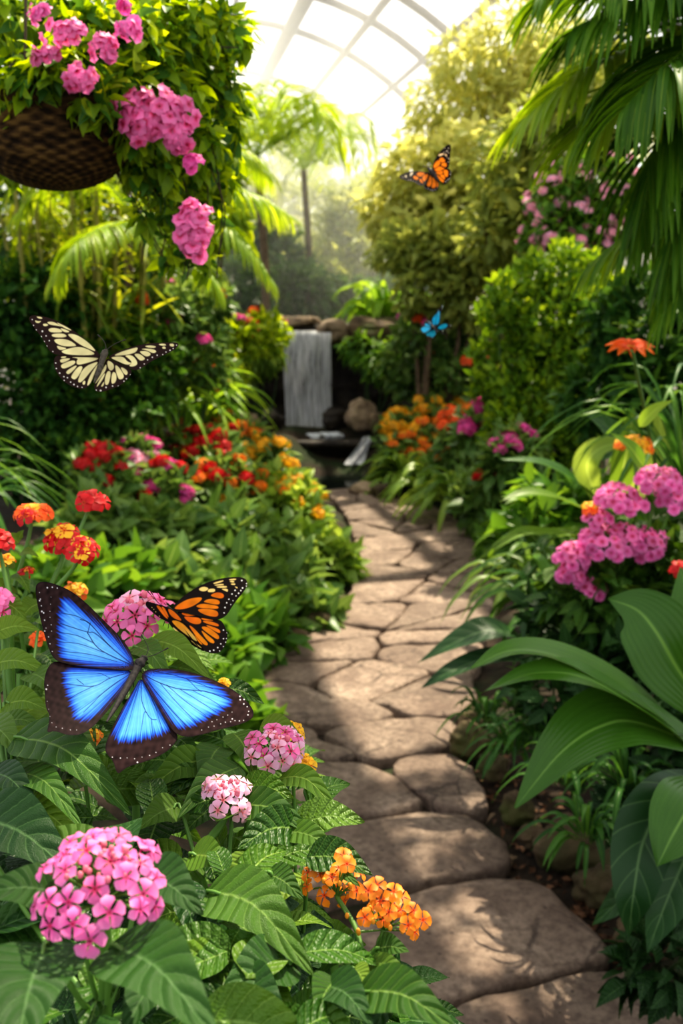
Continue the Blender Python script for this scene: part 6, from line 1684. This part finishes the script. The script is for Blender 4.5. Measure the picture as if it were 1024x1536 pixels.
# ---- orange one in flight
t = crop(590, 205, .09766)
Y = 1.9
a_, b_ = bpt(t, 548, 500, Y + .01), bpt(t, 700, 700, Y - .01)
mf = make('butterfly', 'orange and black butterfly flying high above the waterfall', (a_ + b_) / 2)
WM[mf.name] = 'wingback'
fv = nrm(nrm(CAM - a_) + np.array([.0, 0, .15]))
pA_, pB_ = line_plane(a_, b_, fv, .4), line_plane(a_, b_, fv, -.4)
if pA_[1][0] < pB_[1][0]: pA_, pB_ = pB_, pA_      # pA_: left wing faces right
OG2 = (.9, .23, .01)
wing(mf, 'forewing', [(585, 515), (605, 420), (640, 340), (690, 260), (760, 180), (830, 130), (870, 120), (890, 145), (888, 220), (875, 320), (865, 400), (855, 470), (840, 490), (760, 510), (680, 535), (610, 545)], t, pB_,
     paint_cells([[(612, 490), (620, 430), (660, 375), (700, 360), (725, 395), (710, 435), (660, 470)], [(700, 350), (740, 318), (770, 330), (805, 385), (740, 400), (715, 380)], [(725, 430), (760, 405), (810, 400), (820, 430), (815, 470), (770, 462)], [(620, 510), (660, 480), (710, 450), (760, 475), (795, 495), (740, 520), (660, 535)]], OG2, BK2,
                 [(850, 180, 9), (830, 220, 11), (850, 250, 9), (858, 340, 9), (848, 390, 9), (838, 330, 7), (815, 235, 9), (790, 180, 7), (780, 240, 7)], (.7, .6, .5), 9, [[(685, 295), (710, 265), (760, 258), (790, 270), (760, 280), (720, 300)], [(790, 275), (815, 265), (825, 310), (805, 300)]], (.85, .6, .35)), 6, .03)
wing(mf, 'hindwing', [(590, 530), (680, 525), (760, 505), (840, 488), (880, 510), (892, 560), (885, 620), (860, 690), (820, 735), (780, 742), (740, 705), (690, 660), (640, 600)], t, (pB_[0] - pB_[1] * .002, pB_[1]),
     paint_cells([[(640, 545), (700, 535), (750, 520), (765, 560), (720, 590), (680, 580)], [(765, 515), (805, 508), (835, 520), (842, 560), (835, 620), (800, 620), (775, 565)], [(700, 598), (770, 575), (795, 630), (790, 665), (765, 650)], [(640, 565), (690, 600), (770, 668), (785, 690), (760, 710), (700, 655)]], OG2, BK2,
                 [(878, 580, 8), (850, 655, 9), (830, 672, 8), (805, 695, 8), (870, 640, 6), (880, 545, 6)], (.75, .7, .65), 9), 6, .02)
wing(mf, 'forewing', [(560, 555), (450, 535), (350, 530), (240, 540), (150, 575), (95, 605), (85, 630), (110, 660), (200, 690), (290, 695), (350, 730), (400, 755), (445, 765), (470, 750), (510, 725), (550, 620)], t, pA_,
     paint_cells([[(350, 580), (380, 545), (470, 550), (480, 575), (430, 620), (380, 610)], [(295, 620), (330, 595), (390, 635), (370, 670), (320, 660)], [(440, 625), (480, 580), (530, 575), (530, 620), (480, 690), (450, 690)], [(390, 665), (420, 640), (440, 690), (460, 720), (420, 710)]], OG2, BK2,
                 [(130, 620, 8), (150, 640, 7), (230, 670, 8), (265, 672, 8), (300, 690, 7), (345, 705, 7), (390, 735, 6)], (.7, .6, .5), 9, [[(250, 575), (270, 548), (308, 548), (285, 590), (255, 620)], [(165, 610), (200, 590), (205, 640), (180, 630)]], (.85, .72, .5)), 6, .03)
wing(mf, 'hindwing', [(560, 565), (600, 575), (650, 640), (697, 700), (698, 770), (680, 830), (640, 855), (580, 850), (510, 825), (465, 795), (468, 750), (510, 718), (540, 640)], t, (pA_[0] - pA_[1] * .002, pA_[1]),
     paint_cells([[(548, 590), (580, 600), (590, 680), (570, 770), (530, 770), (505, 740), (535, 670)], [(590, 605), (640, 655), (660, 740), (640, 790), (590, 795), (580, 770), (600, 690)], [(655, 665), (690, 720), (685, 770), (660, 785), (668, 730)]], OG2, BK2,
                 [(485, 790, 8), (530, 808, 9), (565, 823, 9), (600, 828, 10), (640, 820, 9), (670, 790, 7)], (.75, .7, .65), 9), 6, .02)
s = mpp(a_) * .09766; u_ = fv * 18 * s
body(mf, [bpt(t, 528, 478, Y + .012) + u_, a_ + u_, bpt(t, 590, 550, Y + .005) + u_ * 1.3, bpt(t, 645, 620, Y) + u_, b_ + u_ * .4], [12 * s, 24 * s, 22 * s, 42 * s, 40 * s, 32 * s, 26 * s, 8 * s], 'body')
legs_antennae(mf, bpt(t, 535, 485, Y + .012) + u_, [(bpt(t, 500, 470, Y + .01), bpt(t, 460, 455, Y + .02)), (bpt(t, 525, 460, Y + .01), bpt(t, 515, 430, Y + .02))], 4 * s, 'body')

# ---- small turquoise one
t = crop(610, 445, .078125)
Y = 2.2
a_, b_ = bpt(t, 490, 570, Y + .01), bpt(t, 590, 690, Y - .01)
ms = make('butterfly', 'small turquoise butterfly with black wing tips flying right of the waterfall', (a_ + b_) / 2)
WM[ms.name] = 'wingback'
fv = nrm(CAM - a_)
pA_, pB_ = line_plane(a_, b_, fv, .35), line_plane(a_, b_, fv, -.35)
if pA_[1][0] < pB_[1][0]: pA_, pB_ = pB_, pA_
TQ = (.006, .33, .6)
wing(ms, 'forewing', [(500, 575), (470, 440), (520, 360), (590, 250), (650, 180), (680, 155), (698, 165), (690, 220), (660, 280), (650, 380), (640, 500), (580, 560), (530, 590)], t, pB_,
     paint_cells([[(500, 550), (480, 440), (530, 370), (570, 320), (560, 430), (540, 560)], [(575, 330), (610, 270), (635, 280), (625, 400), (620, 500), (560, 555), (560, 470)]], TQ, BK2, [(680, 180, 12), (676, 225, 10), (600, 260, 7), (620, 360, 7), (600, 310, 6), (615, 310, 6), (640, 400, 6)], (.6, .75, .8), 16), 9)
wing(ms, 'forewing', [(530, 590), (470, 470), (430, 455), (380, 460), (340, 490), (325, 545), (265, 600), (252, 640), (300, 705), (350, 715), (430, 660), (510, 615)], t, pA_,
     paint_cells([[(480, 560), (455, 475), (390, 485), (440, 535)], [(470, 575), (430, 540), (360, 505), (335, 550), (400, 570)], [(470, 590), (400, 580), (330, 570), (275, 610), (270, 640), (320, 690), (360, 690), (430, 640)]], TQ, BK2, [(255, 670, 8), (300, 700, 7)], (.6, .6, .6), 16), 9)
wing(ms, 'hindwing', [(540, 600), (430, 650), (345, 708), (380, 770), (430, 787), (500, 797), (555, 770), (570, 690)], t, (pA_[0] - pA_[1] * .003, pA_[1]),
     paint_cells([[(470, 640), (400, 680), (360, 710), (390, 755), (420, 760)], [(530, 620), (480, 640), (430, 700), (435, 770), (500, 785), (545, 740), (550, 680)]], (.01, .34, .5), BK2, [(490, 785, 9)], (.6, .7, .7), 14), 9)
wing(ms, 'hindwing', [(540, 590), (600, 540), (640, 520), (720, 505), (800, 515), (882, 552), (830, 590), (760, 610), (690, 645), (700, 690), (690, 722), (640, 690), (580, 640)], t, (pB_[0] - pB_[1] * .003, pB_[1]),
     paint_cells([[(580, 600), (640, 550), (720, 520), (780, 525), (775, 580), (700, 620), (640, 630)], [(560, 625), (610, 660), (620, 690), (590, 690), (565, 660)]], (.006, .3, .48), BK2, [(695, 710, 12), (820, 560, 9), (850, 550, 8), (690, 655, 14)], (.6, .75, .6), 14), 9)
s = mpp(a_) * .078125; u_ = fv * 20 * s
body(ms, [bpt(t, 480, 555, Y + .012) + u_, a_ + u_, bpt(t, 530, 605, Y) + u_ * 1.2, b_ + u_ * .5], [12 * s, 24 * s, 40 * s, 36 * s, 26 * s, 8 * s], 'body')
legs_antennae(ms, bpt(t, 485, 560, Y + .012) + u_, [(bpt(t, 420, 500, Y + .02), bpt(t, 350, 480, Y + .03)), (bpt(t, 440, 490, Y + .02), bpt(t, 385, 455, Y + .03))], 5 * s, 'body')
# ------------------------------------------------------------------ light, sky, haze
w = bpy.data.worlds.new('sky'); SC.world = w; w.use_nodes = True
nt = w.node_tree
for n_ in list(nt.nodes): nt.nodes.remove(n_)
n = N(nt)
out = nt.nodes.new('ShaderNodeOutputWorld')
gen = n('ShaderNodeTexCoord').outputs['Generated']
cl_ = n('ShaderNodeTexNoise', in_Vector=gen, in_Scale=3.5, in_Detail=5.0)
c = n.ramp(cl_.outputs['Fac'], [(.36, (.78, .82, .93)), (.6, (1, .98, .94))])
bg = n('ShaderNodeBackground', in_Color=c, in_Strength=SKY)
nt.links.new(bg.outputs[0], out.inputs[0])
sd = bpy.data.lights.new('sun', 'SUN'); sd.energy = SUN; sd.angle = math.radians(.7); sd.color = (1, .86, .63)
so = bpy.data.objects.new('sun', sd); COL.objects.link(so)
so.rotation_euler = Vector(SUNDIR).to_track_quat('Z', 'Y').to_euler(); so.location = (3, 4, 9)

def mist(dens, s0, zlow, label, aniso=.35):
    m, nt, out = newmat('sunlit_mist'); n = N(nt)
    vs = n('ShaderNodeVolumeScatter', in_Color=(.97, .97, .93, 1), in_Density=dens, in_Anisotropy=aniso)
    nt.links.new(vs.outputs[0], out.inputs['Volume'])
    A_ = np.linspace(-math.pi / 2, math.pi / 2, 25)
    def ring(s):
        r = [vp(s, a, VR - .12) for a in A_]
        return r + [np.array([*r[-1][:2], zlow]), np.array([*r[0][:2], zlow])]
    a, b = ring(s0), ring(31.8); k = len(a)
    V = a + b + [np.mean(a, 0), np.mean(b, 0)]
    ca, cb = 2 * k, 2 * k + 1
    Q = [(i, (i + 1) % k, k + (i + 1) % k, k + i) for i in range(k)]
    me = bpy.data.meshes.new('mist')
    me.from_pydata([tuple(v) for v in V], [], Q + [((i + 1) % k, i, ca) for i in range(k)] + [(k + i, k + (i + 1) % k, cb) for i in range(k)])
    me.materials.append(m); o = bpy.data.objects.new('mist', me); COL.objects.link(o)
    tag(o, label, 'mist', kind='stuff')
mist(HAZE2, 11.9, .02, 'bright sunlit mist filling the conservatory behind the waterfall')

SC.view_settings.view_transform = VT
SC.view_settings.look = LOOK
SC.view_settings.exposure = EXPO
SC.view_settings.gamma = GAM
cy = SC.cycles
cy.use_denoising = True
cy.max_bounces = 7; cy.diffuse_bounces = 3; cy.glossy_bounces = 2; cy.transmission_bounces = 4; cy.transparent_max_bounces = 12; cy.volume_bounces = 2
cy.sample_clamp_indirect = 6
cy.caustics_reflective = False; cy.caustics_refractive = False
